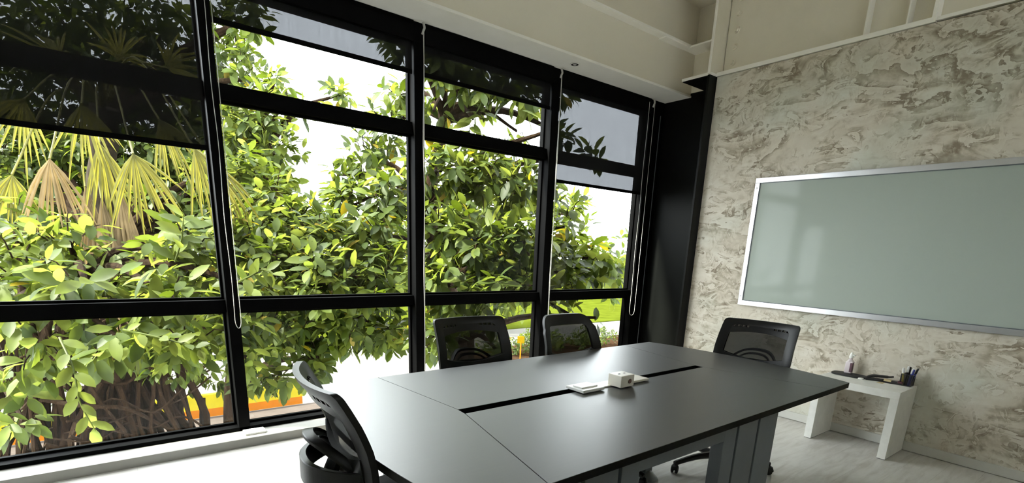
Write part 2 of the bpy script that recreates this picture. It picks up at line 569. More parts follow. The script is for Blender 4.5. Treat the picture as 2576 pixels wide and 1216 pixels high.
# ring beam above the plaster wall with stiffeners and bolts
r = sroot('beam_ring', (4.87, 0.75, 3.05), 'cream steel beam along the top of the plaster wall')
bx('web', M['white_steel'], 0.0, 0.014, RY - 0.75, 3.136 - 0.75, 0.0, CZ - 3.05, r)
bx('bottom_flange', M['white_trim'], -0.100, 0.1, 1.475 - 0.75, 3.14 - 0.75, 0.0, 0.032, r)
bx('bottom_flange', M['white_trim'], -0.092, 0.1, RY - 0.75, 1.475 - 0.75, 0.008, 0.030, r)
for yy, w in ((1.925, 0.010), (1.652, 0.010)):
    bx('stiffener', M['white_trim'], -0.088, 0.0, yy - 0.75 - w / 2, yy - 0.75 + w / 2, 0.03, CZ - 3.05, r)
bx('end_plate', M['white_trim'], -0.098, 0.0, 1.478 - 0.75, 1.500 - 0.75, 0.03, CZ - 3.05, r)
for zz in (0.12, 0.25, 0.385, 0.515, 0.64):
    bm = BM()
    lathe(bm, [(0.030, 0.0), (0.030, -0.006)], 14, axis='X')
    lathe(bm, [(0.019, -0.006), (0.019, -0.024)], 6, axis='X')
    obj('bolt', bm, M['bulkhead'], r, loc=(0.0, 3.05 - 0.75, zz))

# ------------------------------------------------------------------ windows
XA, XB, XC = 0.687, 2.114, 3.514
bays = [(-0.735, 0.616), (XA, 2.030), (XB, 3.424), (XC, 4.826)]
wroot = sroot('window_1', (2.1, GY, 0), 'black framed window wall of four bays')
def wb(name, mat, x0, x1, y0, y1, z0, z1, bev=0.003):
    return bx(name, mat, x0 - 2.1, x1 - 2.1, y0 - GY, y1 - GY, z0, z1, wroot, bev)
HZ, T1a, T1b, T2a, T2b, BZ = 2.873, 2.245, 2.330, 0.914, 0.995, 0.090
wb('head_rail', M['black_frame'], LX, 5.07, GY + 0.004, 4.06, HZ, 3.009)
wb('bottom_rail', M['black_frame'], LX, 4.9, GY, 4.05, 0.062, BZ)
wb('mullion', M['black_frame'], LX, -0.735, GY, 4.07, BZ, HZ)
wb('mullion', M['black_frame'], 0.616, XA, GY, 4.07, 0.062, HZ)
wb('mullion', M['black_frame'], 2.030, XB, GY, 4.07, 0.062, HZ)
wb('mullion', M['black_frame'], 3.424, XC, GY, 4.07, 0.062, HZ)
wb('jamb', M['black_frame'], 4.826, 5.07, GY, 4.07, 0.062, HZ)
wb('corner_bead', M['leg_metal'], 5.000, 5.008, GY - 0.004, GY, 0.062, HZ, 0.001)
for x0, x1 in bays:
    wb('transom', M['black_frame'], x0, x1, 3.958, 4.045, T1a, T1b)
    wb('transom', M['black_frame'], x0, x1, 3.958, 4.045, T2a, T2b)
    for z0, z1 in ((BZ, T2a), (T2b, T1a), (T1b, HZ)):
        e = 0.016
        # slim glazing bead around each pane, then the pane
        bm = BM()
        x0l, x1l, yl = x0 - 2.1, x1 - 2.1, 4.0 - GY
        for a in ((x0l, x0l + e, z0, z1), (x1l - e, x1l, z0, z1), (x0l, x1l, z0, z0 + e), (x0l, x1l, z1 - e, z1)):
            box(bm, a[0], a[1], yl, yl + 0.03, a[2], a[3])
        obj('glazing_bead', bm, M['black_frame'], wroot)
        wb('pane', M['glass'], x0 + 0.01, x1 - 0.01, 4.018, 4.024, z0 + 0.01, z1 - 0.01, 0)
setting(bx('window_sill', M['sill'], LX, 4.9, 3.742, 4.06, -0.01, 0.062, bev=0.004), 'grey stone step below the windows')
tag(bx('sill_bracket', M['clip'], -0.068, 0.068, -0.05, 0.05, 0, 0.014, bev=0.003, loc=(0.70, 3.845, 0.0625)),
    'small white plastic cover plate on the grey window step', 'cover plate')

# roller blinds
def blind(x0, x1, zbot, label, chain):
    c = (x0 + x1) / 2
    t = thing('roller_blind', label, 'blind', (c, 3.942, 2.873), 0, 'roller blinds at the windows')
    bm = BM()
    lathe(bm, [(0.030, x0 - c), (0.030, x1 - c)], 16, (0, 0, 0.095), 'X')
    obj('roller', bm, M['black_frame'], t, True)
    bx('cassette', M['black_frame'], x0 - c, x1 - c, -0.036, -0.022, 0.0, 0.134, t, 0.002)
    bm = BM()
    n = 12
    vs_ = []
    for i in range(n + 1):
        x = x0 - c + (x1 - x0) * i / n
        w = 0.0015 * math.sin(i * 1.7)
        vs_.append((bm.verts.new((x, w, 0.07)), bm.verts.new((x, -w, zbot - 2.873))))
    for a, b in zip(vs_, vs_[1:]):
        bm.faces.new((a[0], b[0], b[1], a[1]))
    o = obj('fabric', bm, M['blind'], t, True)
    o['label'] = 'dark see-through screen fabric'
    bx('bottom_bar', M['black_frame'], x0 - c, x1 - c, -0.008, 0.008, zbot - 2.873 - 0.026, zbot - 2.873 + 0.004, t, 0.004)
    cx, ca, cb, zb = chain
    bm = BM()
    y = -0.075
    top = 2.955 - 2.873
    path = [(ca - c, y, top)]
    for k in range(1, 16):
        z = top + (zb - 2.873 + 0.06 - top) * k / 16
        path.append((ca - c + 0.004 * math.sin(k), y, z))
    for k in range(9):
        a = PI * k / 8
        w = (cb - ca) / 2
        path.append(((ca + cb) / 2 - c - w * math.cos(a), y, zb - 2.873 + 0.06 - 0.06 * math.sin(a)))
    for k in range(1, 17):
        z = zb - 2.873 + 0.06 + (top - (zb - 2.873 + 0.06)) * k / 16
        path.append((cb - c, y, z))
    tube(bm, path, 0.0022, 6)
    obj('pull_chain', bm, M['chain'], t, True)
    bm = BM()
    tube(bm, smooth_path([(cx - c, y + 0.01, 0.125), (cx - c + 0.004, y, 0.09), (cx - c - 0.004, y, 0.07), (cx - c - 0.012, y + 0.002, 0.045)], 4), 0.009, 8)
    obj('chain_bracket', bm, M['chain'], t, True)
    return t
blind(-0.725, 0.606, 1.955, 'dark screen blind half lowered in front of the palm and dark fig crown', (0.680, 0.648, 0.685, 0.812))
blind(XA + 0.006, 2.022, 2.685, 'dark screen blind slightly lowered, second bay, mostly clear sky behind it', (2.085, 2.079, 2.085, 0.35))
blind(XB + 0.006, 3.416, 2.685, 'dark screen blind slightly lowered, third bay, leafy branches behind it', (3.478, 3.474, 3.481, 0.35))
blind(XC + 0.006, 4.816, 2.070, 'dark screen blind half lowered in the bay beside the black corner panel', (4.815, 4.735, 4.825, 0.712))

# recessed downlight in the soffit
t = thing('ceiling_downlight', 'small round recessed downlight with black ring in the white bulkhead soffit', 'downlight', (3.508, 3.738, 3.009))
bm = BM()
lathe(bm, [(0.042, -0.001), (0.042, -0.004), (0.035, -0.006)], 28)
obj('rim', bm, M['clip'], t, True)
bm = BM()
lathe(bm, [(0.034, -0.0062), (0.030, -0.0075), (0.020, -0.0065)], 28)
obj('baffle', bm, M['dark_void'], t, True)
bm = BM()
lathe(bm, [(0.018, -0.0066), (0.014, -0.009), (0.006, -0.010)], 20)
obj('lens', bm, M['lens'], t, True)

# ------------------------------------------------------------------ wall-mounted glass board
t = thing('glass_board', 'large pale green glass writing board in aluminium frame on the plaster wall', 'board', (WX, 1.35, 0.977))
y0, y1, H = 0.115 - 1.35, 2.588 - 1.35, 1.134
fwid = 0.042
for a in ((y0, y1, 0, fwid, 'frame_rail'), (y0, y1, H - fwid, H, 'frame_rail'), (y0, y0 + fwid, fwid, H - fwid, 'frame_stile'), (y1 - fwid, y1, fwid, H - fwid, 'frame_stile')):
    bx(a[4], M['alu'], -0.030, 0, a[0], a[1], a[2], a[3], t, 0.003)
bx('panel', M['board'], -0.020, -0.006, y0 + fwid - 0.004, y1 - fwid + 0.004, fwid - 0.004, H - fwid + 0.004, t)
bm = BM()
for a in ((y0 + fwid, y1 - fwid, fwid, fwid + 0.006), (y0 + fwid, y1 - fwid, H - fwid - 0.006, H - fwid), (y0 + fwid, y0 + fwid + 0.006, fwid, H - fwid), (y1 - fwid - 0.006, y1 - fwid, fwid, H - fwid)):
    box(bm, -0.0235, -0.019, a[0], a[1], a[2], a[3])
obj('gasket', bm, M['leg_metal'], t)
for yy, zz in ((y1 - 0.016, H - 0.085), (y1 - 0.016, 0.085)):
    bm = BM()
    lathe(bm, [(0.009, -0.0305), (0.009, -0.033), (0.006, -0.034)], 14, (0, yy, zz), 'X')
    obj('screw_cap', bm, M['alu'], t, True)

# ------------------------------------------------------------------ conference table
TZ = 0.75
def arc_side(pa, pb, bulge, n=14):
    """points from pa to pb bowed sideways by bulge (to the right of pa->pb)"""
    pa, pb = Vector(pa), Vector(pb)
    d = pb - pa
    nrm = Vector((d.y, -d.x)).normalized()
    return [tuple(pa + d * (i / n) + nrm * bulge * math.sin(PI * i / n) ** 0.85) for i in range(n + 1)]
tx, ty = 2.0, 1.715
t = thing('conference_table', 'long charcoal meeting table with bowed ends and a central cable slot', 'table', (tx, ty, 0))
def loc2(p):
    return (p[0] - tx, p[1] - ty)
g = 0.0016
FL, NL = (0.725, 2.397), (0.665, 1.000)
FR, NR = (3.270, 2.449), (3.255, 1.040)
sFL, sFR = (1.024, 2.402), (2.975, 2.441)
sNL, sNR = (0.943, 1.004), (2.990, 1.036)
kFL, kNL = (1.092, 1.742), (1.088, 1.680)
kFR, kNR = (2.836, 1.758), (2.840, 1.703)
def top_part(pts, lab=None):
    bm = BM()
    P = [loc2(p) for p in pts]
    lo = [bm.verts.new((p[0], p[1], TZ - 0.030)) for p in P]
    mi = [bm.verts.new((p[0], p[1], TZ - 0.002)) for p in P]
    c = Vector((sum(p[0] for p in P) / len(P), sum(p[1] for p in P) / len(P)))
    hi = []
    for p in P:
        v = Vector(p) - c
        q = c + v * (1 - 0.0002 / max(v.length, 0.1))
        hi.append(bm.verts.new((q.x, q.y, TZ)))
    n = len(P)
    bm.faces.new(list(reversed(lo)))
    bm.faces.new(hi)
    for i in range(n):
        j = (i + 1) % n
        f = bm.faces.new((lo[i], lo[j], mi[j], mi[i]))
        f.material_index = 1
        f = bm.faces.new((mi[i], mi[j], hi[j], hi[i]))
    return obj('top_panel', bm, [M['tabletop'], M['table_edge']], t)
left_end = arc_side(FL, NL, 0.095)
left_end = [FL] + [(p[0] , p[1]) for p in arc_side(FL, NL, -0.088)][1:-1] + [NL]
# bow must go to -x on the left and +x on the right
def bowed(pa, pb, bx_, n=14):
    out = []
    for i in range(n + 1):
        s = i / n
        out.append((pa[0] + (pb[0] - pa[0]) * s + bx_ * math.sin(PI * s) ** 0.8, pa[1] + (pb[1] - pa[1]) * s))
    return out
le = bowed(FL, NL, -0.100)
re = bowed(NR, FR, 0.100)
top_part(le + [(sNL[0] - g, sNL[1]), (kNL[0] - g, kNL[1]), (kFL[0] - g, kFL[1]), (sFL[0] - g, sFL[1])])
top_part(re + [(sFR[0] + g, sFR[1]), (kFR[0] + g, kFR[1]), (kNR[0] + g, kNR[1]), (sNR[0] + g, sNR[1])])
top_part([(kFL[0] + g, kFL[1]), (kFR[0] - g, kFR[1]), (sFR[0] - g, sFR[1]), (sFL[0] + g, sFL[1])])
top_part([(sNL[0] + g, sNL[1]), (sNR[0] - g, sNR[1]), (kNR[0] - g, kNR[1]), (kNL[0] + g, kNL[1])])
# cable tray below the slot
bm = BM()
box(bm, 1.06 - tx, 2.86 - tx, 1.66 - ty, 1.78 - ty, 0.60, 0.606)
box(bm, 1.06 - tx, 2.86 - tx, 1.66 - ty, 1.668 - ty, 0.606, 0.719)
box(bm, 1.06 - tx, 2.86 - tx, 1.772 - ty, 1.78 - ty, 0.606, 0.719)
box(bm, 1.06 - tx, 1.07 - tx, 1.668 - ty, 1.772 - ty, 0.606, 0.719)
box(bm, 2.85 - tx, 2.86 - tx, 1.668 - ty, 1.772 - ty, 0.606, 0.719)
obj('cable_tray', bm, M['dark_void'], t)
# apron rails and slab legs of three uprights
for yy in (1.1225, 2.3075):
    bx('apron_rail', M['leg_metal'], 1.40 - tx, 2.188 - tx, yy - 0.02 - ty, yy + 0.02 - ty, 0.612, 0.7195, t, 0.004)
for xx in (1.27, 2.34):
    bx('cross_rail', M['leg_metal'], xx - 0.02 - tx, xx + 0.02 - tx, 1.13 - ty, 2.30 - ty, 0.66, 0.7195, t, 0.004)
def slab_leg(x0, yy, s):
    """an upright post and two flat panels beside it, standing on one foot plate"""
    xs = [(x0, x0 + s * 0.104), (x0 + s * 0.122, x0 + s * 0.296), (x0 + s * 0.314, x0 + s * 0.492)]
    for k, (a, b) in enumerate(xs):
        a, b = min(a, b), max(a, b)
        o = bx('leg_upright', M['leg_metal'], a - tx, b - tx, yy - 0.03 - ty, yy + 0.03 - ty, 0.012, 0.7195, t, 0.004)
    a, b = min(x0, x0 + s * 0.492), max(x0, x0 + s * 0.492)
    bx('foot_plate', M['leg_metal'], a - tx, b - tx, yy - 0.05 - ty, yy + 0.05 - ty, 0.0, 0.012, t, 0.003)
slab_leg(2.085, 1.132, 1)
slab_leg(1.50, 1.132, -1)
slab_leg(2.085, 2.300, 1)
slab_leg(1.50, 2.300, -1)
# slender inner support with a flared foot under the slot
bm = BM()
box(bm, 2.565 - tx, 2.635 - tx, 1.84 - ty, 1.90 - ty, 0.05, 0.60)
bevel(bm, 0.006)
obj('inner_post', bm, M['leg_metal'], t)
bm = BM()
lathe(bm, [(0.085, 0.0), (0.085, 0.012), (0.05, 0.05), (0.036, 0.06)], 20, (2.60 - tx, 1.87 - ty, 0))
obj('flared_foot', bm, M['leg_light'], t, True)

# power unit standing in the slot
t = thing('power_socket_unit', 'white power socket box with raised lids set in the table slot', 'power outlet', (1.98, 1.715, TZ))
rz = math.radians(0.9)
t.rotation_euler = (0, 0, rz)
bx('tray', M['socket'], -0.13, 0.17, -0.022, 0.022, -0.02, 0.0, t, 0.003)
bx('tray_cover', M['socket'], -0.13, 0.17, -0.040, 0.036, 0.0005, 0.006, t, 0.002)
bm = BM()
box(bm, -0.255, -0.105, -0.075, 0.045, 0.004, 0.018)
bevel(bm, 0.004)
o = obj('lid', bm, M['clip'], t)
bx('lid_recess', M['clip'], -0.235, -0.125, -0.045, 0.018, 0.018, 0.024, o, 0.003)
bm = BM()
box(bm, 0.085, 0.255, -0.070, 0.030, 0.004, 0.016)
bevel(bm, 0.004)
obj('lid', bm, M['socket'], t)
bm = BM()
box(bm, -0.02, 0.082, -0.105, -0.020, 0.006, 0.066)
bevel(bm, 0.004)
sb = obj('socket_box', bm, M['socket'], t)
bm = BM()
lathe(bm, [(0.012, -0.1052), (0.012, -0.107)], 14, (0.048, 0, 0.034), 'Y')
obj('socket_hole', bm, M['socket_dark'], sb)
for xx in (0.012, 0.052):
    bx('key_slot', M['dark_void'], xx - 0.007, xx + 0.007, -0.066, -0.058, 0.0655, 0.0668, sb)

# ------------------------------------------------------------------ mesh-back office chairs
def interp(z, pts):
    for (a, va), (b, vb) in zip(pts, pts[1:]):
        if a >= z >= b:
            s = (a - z) / (a - b)
            return va + (vb - va) * s
    return pts[0][1] if z > pts[0][0] else pts[-1][1]
PROF = [(1, -0.420), (0.985, -0.412), (0.93, -0.382), (0.87, -0.352), (0.8, -0.326), (0.73, -0.312), (0.66, -0.306), (0.58, -0.308), (0.5, -0.322), (0.46, -0.330)]

def make_chair(name, label, kind):
    t = thing(name, label, 'chair', group='black mesh office chairs around the table')
    top = 0.985
    def hw(z):
        if kind == 'square':
            return interp(z, [(0.985, 0.255), (0.75, 0.266), (0.60, 0.255), (0.48, 0.215)])
        return interp(z, [(0.985, 0.228), (0.90, 0.240), (0.75, 0.258), (0.60, 0.250), (0.48, 0.21)])
    def P(s, z, d=0.0):
        cv = interp(z, [(0.985, 0.055), (0.8, 0.05), (0.6, 0.035), (0.48, 0.015)])
        return (interp(z, PROF) - cv * (1 - min(1, abs(s) / 0.255) ** 2.2) + d, s, z)
    rad = 0.022 if kind == 'square' else 0.085
    def loop(inset_top, inset_side, inset_bot, rr, n=8):
        z0, z1 = 0.49 + inset_bot, top - inset_top
        pts = []
        def edge(s0, z0_, s1, z1_, k):
            for i in range(k):
                f = i / k
                pts.append((s0 + (s1 - s0) * f, z0_ + (z1_ - z0_) * f))
        R = rr
        hT, hB = hw(z1) - inset_side, hw(z0) - inset_side
        def side(z):
            return hw(z) - inset_side
        for i in range(16):                       # top, left to right
            s = -(hT - R) + 2 * (hT - R) * i / 16
            pts.append((s, z1))
        for i in range(n):                        # corner
            a = PI / 2 * i / n
            pts.append((hT - R + R * math.sin(a), z1 - R + R * math.cos(a)))
        for i in range(16):                       # right side, down
            z = z1 - R + (z0 + R - (z1 - R)) * i / 16
            pts.append((side(z), z))
        for i in range(n):
            a = PI / 2 * i / n
            pts.append((hB - R + R * math.cos(a), z0 + R - R * math.sin(a)))
        for i in range(16):
            s = (hB - R) - 2 * (hB - R) * i / 16
            pts.append((s, z0))
        for i in range(n):
            a = PI / 2 * i / n
            pts.append((-(hB - R) - R * math.sin(a), z0 + R - R * math.cos(a)))
        for i in range(16):
            z = z0 + R + (z1 - R - (z0 + R)) * i / 16
            pts.append((-side(z), z))
        for i in range(n):
            a = PI / 2 * i / n
            pts.append((-(hT - R) - R * math.cos(a), z1 - R + R * math.sin(a)))
        return pts
    it = 0.040 if kind == 'square' else 0.068
    outer = loop(0, 0, 0, rad)
    inner = loop(it, 0.060, 0.060, 0.03)
    mid = [((a[0] + b[0]) / 2, (a[1] + b[1]) / 2) for a, b in zip(outer, inner)]
    bm = BM()
    rows = []
    for lp, dd in ((outer, 0.010), (mid, 0.015), (inner, 0.010), (inner, -0.010), (mid, -0.016), (outer, -0.012)):
        rows.append([bm.verts.new(P(s, z, dd)) for s, z in lp])
    n = len(outer)
    for k in range(6):
        a, b = rows[k], rows[(k + 1) % 6]
        for i in range(n):
            bm.faces.new((a[i], a[(i + 1) % n], b[(i + 1) % n], b[i]))
    def patch(s0, s1, z0f, z1f, d0=-0.010, d1=0.010, k=14):
        """curved bar between two height functions"""
        r_ = []
        for i in range(k + 1):
            s = s0 + (s1 - s0) * i / k
            za, zb = z0f(s), z1f(s)
            r_.append([bm.verts.new(P(s, za, d1)), bm.verts.new(P(s, zb, d1)), bm.verts.new(P(s, zb, d0)), bm.verts.new(P(s, za, d0))])
        for a, b in zip(r_, r_[1:]):
            for j in range(4):
                bm.faces.new((a[j], a[(j + 1) % 4], b[(j + 1) % 4], b[j]))
        bm.faces.new(r_[0])
        bm.faces.new(list(reversed(r_[-1])))
    if kind == 'square':
        # rail under a row of slots near both top corners
        sag = lambda s: 0.012 * (s / 0.2) ** 2
        patch(-0.205, 0.205, lambda s: 0.905 - 1.6 * sag(s), lambda s: 0.932 - 0.2 * sag(s))
        patch(-0.085, 0.085, lambda s: 0.930, lambda s: 0.949, k=8)
        for sgn in (-1, 1):
            for q in range(4):
                a = 0.085 + q * 0.030 + 0.021
                patch(sgn * a, sgn * (a + 0.009), lambda s: 0.926, lambda s: 0.949, k=1)
            patch(sgn * 0.196, sgn * 0.210, lambda s: 0.920, lambda s: 0.95, k=2)
    # lumbar crossbar, dipping at the middle
    patch(-0.222, 0.222, lambda s: 0.650 + 0.25 * s * s, lambda s: 0.722 + 0.75 * s * s, -0.018, 0.012)
    obj('back_frame', bm, M['chair_plastic'], t, True)
    bm = BM()
    r_ = []
    for i in range(15):
        z = 0.53 + (0.955 - 0.53) * i / 14
        h = hw(z) - 0.030
        r_.append([bm.verts.new(P(-h + 2 * h * j / 14, z, 0.004)) for j in range(15)])
    for a, b in zip(r_, r_[1:]):
        for j in range(14):
            bm.faces.new((a[j], a[j + 1], b[j + 1], b[j]))
    o = obj('back_mesh', bm, M['chair_mesh'], t, True)
    o['label'] = 'thin black see-through mesh'
    if kind == 'square':
        def bracket(w, zc, rise, dep, hh, tt, k=24):
            """bowed bar standing off behind the back: half-width, height, depth, half-height, half-thickness"""
            b2 = BM()
            r2 = []
            for i in range(k + 1):
                s = -w + 2 * w * i / k
                q = 1 - abs(s / w) ** 2.4
                x = P(s, 0.70)[0] - 0.012 - dep * q
                z = zc + rise * (1 - abs(s / w) ** 3)
                r2.append([b2.verts.new((x - tt, s, z - hh)), b2.verts.new((x + tt, s, z - hh)), b2.verts.new((x + tt, s, z + hh)), b2.verts.new((x - tt, s, z + hh))])
            for a_, c_ in zip(r2, r2[1:]):
                for j in range(4):
                    b2.faces.new((a_[j], a_[(j + 1) % 4], c_[(j + 1) % 4], c_[j]))
            b2.faces.new(r2[0])
            b2.faces.new(list(reversed(r2[-1])))
            bevel(b2, 0.003, 1)
            return b2
        obj('lumbar_arch', bracket(0.165, 0.700, 0.082, 0.085, 0.008, 0.019), M['chair_plastic'], t, True)
        obj('lumbar_arch', bracket(0.125, 0.700, 0.055, 0.060, 0.007, 0.012), M['chair_plastic'], t, True)
        obj('support_band', bracket(0.215, 0.665, 0.0, 0.105, 0.042, 0.012), M['chair_plastic'], t, True)
    bm = BM()
    b0 = P(0, 0.66, -0.02)
    tube(bm, smooth_path([(b0[0] + 0.005, 0, 0.70), (b0[0] - 0.035, 0, 0.60), (b0[0] - 0.040, 0, 0.50), (-0.30, 0, 0.415), (-0.18, 0, 0.385), (-0.05, 0, 0.385)], 6),
         0.03, 8, (1.6, 0.75))
    obj('back_spine', bm, M['chair_plastic'], t, True)
    # seat cushion
    bm = BM()
    pts = []
    for i in range(40):
        a = 2 * PI * i / 40
        ca, sa = math.cos(a), math.sin(a)
        pts.append((-0.015 + 0.255 * math.copysign(abs(ca) ** 0.55, ca), 0.245 * math.copysign(abs(sa) ** 0.55, sa)))
    rows = []
    for sc, z in ((0.86, 0.415), (0.97, 0.418), (1.0, 0.44), (0.99, 0.463), (0.93, 0.478), (0.6, 0.485)):
        rows.append([bm.verts.new((-0.015 + (p[0] + 0.015) * sc, p[1] * sc, z)) for p in pts])
    for a, b in zip(rows, rows[1:]):
        for i in range(40):
            bm.faces.new((a[i], a[(i + 1) % 40], b[(i + 1) % 40], b[i]))
    bm.faces.new(list(reversed(rows[0])))
    bm.faces.new(rows[-1])
    obj('seat', bm, M['chair_fabric'], t, True)
    bx('tilt_mechanism', M['chair_plastic'], -0.10, 0.10, -0.09, 0.09, 0.365, 0.414, t, 0.012)
    bm = BM()
    lathe(bm, [(0.030, 0.10), (0.030, 0.24), (0.026, 0.24), (0.026, 0.366)], 18)
    obj('gas_column', bm, M['chair_plastic'], t, True)
    bm = BM()
    lathe(bm, [(0.045, 0.065), (0.048, 0.075), (0.045, 0.115), (0.034, 0.120)], 20)
    for k in range(5):
        a = 2 * PI * k / 5
        d = Vector((math.cos(a), math.sin(a), 0))
        tube(bm, smooth_path([d * 0.03 + Vector((0, 0, 0.095)), d * 0.14 + Vector((0, 0, 0.098)), d * 0.24 + Vector((0, 0, 0.088)), d * 0.345 + Vector((0, 0, 0.070))], 4),
             [0.030 - 0.0008 * q for q in range(13)], 8, (0.8, 0.85))
    obj('star_base', bm, M['chair_plastic'], t, True)
    for k in range(5):
        a = 2 * PI * k / 5
        bm = BM()
        lathe(bm, [(0.006, 0.058), (0.006, 0.075)], 8)
        for sg in (-1, 1):
            lathe(bm, [(0.020, sg * 0.006), (0.028, sg * 0.009), (0.028, sg * 0.019), (0.020, sg * 0.023)], 16, (0, 0, 0.028), 'Y')
        tube(bm, [(-0.030, 0, 0.028), (-0.022, 0, 0.05), (0.0, 0, 0.06), (0.022, 0, 0.05), (0.030, 0, 0.03)], 0.008, 6, (2.2, 0.6))
        o = obj('caster', bm, M['rubber'], t, True, loc=(0.340 * math.cos(a), 0.340 * math.sin(a), 0))
        o.rotation_euler = (0, 0, a + 0.7 + 1.1 * k)
    return t

def copy_thing(root, label):
    c = root.copy()
    COL.objects.link(c)
    for ch in list(root.children):
        d = ch.copy()
        COL.objects.link(d)
        d.parent = c
    c['label'] = label
    return c

def place(o, x, y, deg, base=0.0):
    o.location = (x, y, 0)
    o.rotation_euler = (0, 0, math.radians(deg))
    b = math.radians(base)
    for ch in o.children:                       # turn the star base under the seat
        if ch.name.split('.')[0] in ('star_base', 'caster'):
            v = Matrix.Rotation(b, 3, 'Z') @ Vector(ch.location)
            ch.location = v
            ch.rotation_euler = (0, 0, ch.rotation_euler.z + b)

c1 = make_chair('office_chair', 'black mesh office chair seen from behind at the bowed table end near the camera', 'square')
c2 = copy_thing(c1, 'square-backed black mesh chair on the window side, facing the table')
c4 = copy_thing(c1, 'black mesh chair at the far table end in front of the plaster wall')
c3 = make_chair('office_chair', 'black mesh chair with rounded top corners on the window side', 'round')
place(c1, 0.913, 1.625, -5.5, 20)
place(c2, 1.745, 2.255, -90, 14)
place(c3, 2.465, 2.135, -90, 76)
place(c4, 3.167, 1.713, 185.4, -22)

# ------------------------------------------------------------------ white console and the things on it
t = thing('console_table', 'small white console table with slab legs against the plaster wall', 'console table', (4.58, 1.36, 0))
cx0, cx1, cy0, cy1, ch = 4.390 - 4.58, 4.767 - 4.58, 1.072 - 1.36, 1.648 - 1.36, 0.52
bx('top', M['console'], cx0, cx1, cy0, cy1, ch - 0.056, ch, t, 0.002)
bx('leg', M['console'], cx0, cx1, cy0, cy0 + 0.054, 0.004, ch - 0.0565, t, 0.002)
bx('leg', M['console'], cx0, cx1, cy1 - 0.054, cy1, 0.004, ch - 0.0565, t, 0.002)
for yy in (cy0 + 0.027, cy1 - 0.027):
    bx('glide', M['rubber'], cx0 + 0.002, cx1 - 0.01, yy - 0.025, yy + 0.025, 0, 0.004, t)
SZ = 0.5202

def on_console(x, y):
    return (x, y, SZ)
# whiteboard cleaner bottle
t = thing('spray_bottle', 'slim pinkish cleaner bottle with white cap standing on black eraser tray', 'bottle', (4.715, 1.532, SZ + 0.012))
bm = BM()
box(bm, -0.022, 0.022, -0.026, 0.026, 0.0, 0.098)
bevel(bm, 0.008, 3)
lathe(bm, [(0.024, 0.096), (0.018, 0.108), (0.011, 0.116), (0.011, 0.124)], 16)
obj('bottle_body', bm, M['bottle'], t, True)
bx('bottle_label', M['bottle_dark'], -0.0226, 0.006, -0.0268, -0.010, 0.012, 0.088, t)
bm = BM()
lathe(bm, [(0.013, 0.124), (0.015, 0.132), (0.013, 0.150), (0.008, 0.166), (0.004, 0.170)], 14)
tube(bm, [(0.0, 0.0, 0.146), (-0.004, -0.020, 0.150), (-0.004, -0.026, 0.146)], 0.006, 8)
obj('cap', bm, M['clip'], t, True)
# black tray that holds the bottle
t = thing('eraser_tray', 'flat black plastic tray under the pinkish bottle', 'tray', on_console(4.665, 1.505))
bm = BM()
pts = []
for i in range(28):
    a = 2 * PI * i / 28
    ca, sa = math.cos(a), math.sin(a)
    pts.append((0.066 * math.copysign(abs(ca) ** 0.6, ca), 0.125 * math.copysign(abs(sa) ** 0.6, sa)))
rows = []
for sc, z in ((0.97, 0.0), (1.0, 0.004), (1.0, 0.014), (0.95, 0.014), (0.93, 0.011), (0.3, 0.0115)):
    rows.append([bm.verts.new((p[0] * sc, p[1] * sc, z)) for p in pts])
for a, b in zip(rows, rows[1:]):
    for i in range(28):
        bm.faces.new((a[i], a[(i + 1) % 28], b[(i + 1) % 28], b[i]))
bm.faces.new(list(reversed(rows[0])))
bm.faces.new(rows[-1])
obj('tray_dish', bm, M['rubber'], t, True)
# black-handled brush / eraser
t = thing('board_brush', 'black board brush with raised grip lying beside the bottle tray', 'brush', on_console(4.672, 1.326), math.radians(-70))
bm = BM()
box(bm, -0.062, 0.062, -0.030, 0.030, 0.0, 0.018)
bevel(bm, 0.007, 3)
obj('brush_pad', bm, M['rubber'], t, True)
bm = BM()
tube(bm, smooth_path([(-0.05, 0, 0.016), (-0.02, 0, 0.034), (0.03, 0, 0.038), (0.085, 0.004, 0.040), (0.115, 0.006, 0.046)], 5), [0.016] * 9 + [0.014] * 6 + [0.010] * 6, 10, (1.3, 0.8))
obj('brush_handle', bm, M['pen_black'], t, True)
bm = BM()
lathe(bm, [(0.020, 0.0), (0.022, 0.004), (0.018, 0.010), (0.005, 0.012)], 18)
tag(obj('magnet', bm, M['clip'], None, True, loc=on_console(4.615, 1.402)), 'round white magnet lying in front of the black tray', 'magnet')
# wooden eraser with felt
t = thing('wooden_eraser', 'pale wooden board eraser with dark felt next to the pen cup', 'eraser', on_console(4.682, 1.208), math.radians(-82))
bx('felt_pad', M['pen_black'], -0.058, 0.058, -0.024, 0.024, 0, 0.012, t, 0.002)
bx('wooden_grip', M['wood'], -0.058, -0.010, -0.024, 0.024, 0.0121, 0.026, t, 0.004)
bx('dark_grip', M['pen_black'], -0.0095, 0.030, -0.023, 0.023, 0.0121, 0.024, t, 0.003)
bx('red_end', M['felt'], 0.031, 0.062, -0.022, 0.022, 0.0121, 0.027, t, 0.004)
tag(bx('paper_slip', M['wood'], -0.055, 0.055, -0.02, 0.02, 0, 0.0012, loc=on_console(4.648, 1.268)), 'thin tan card slip lying under the eraser edge', 'card')
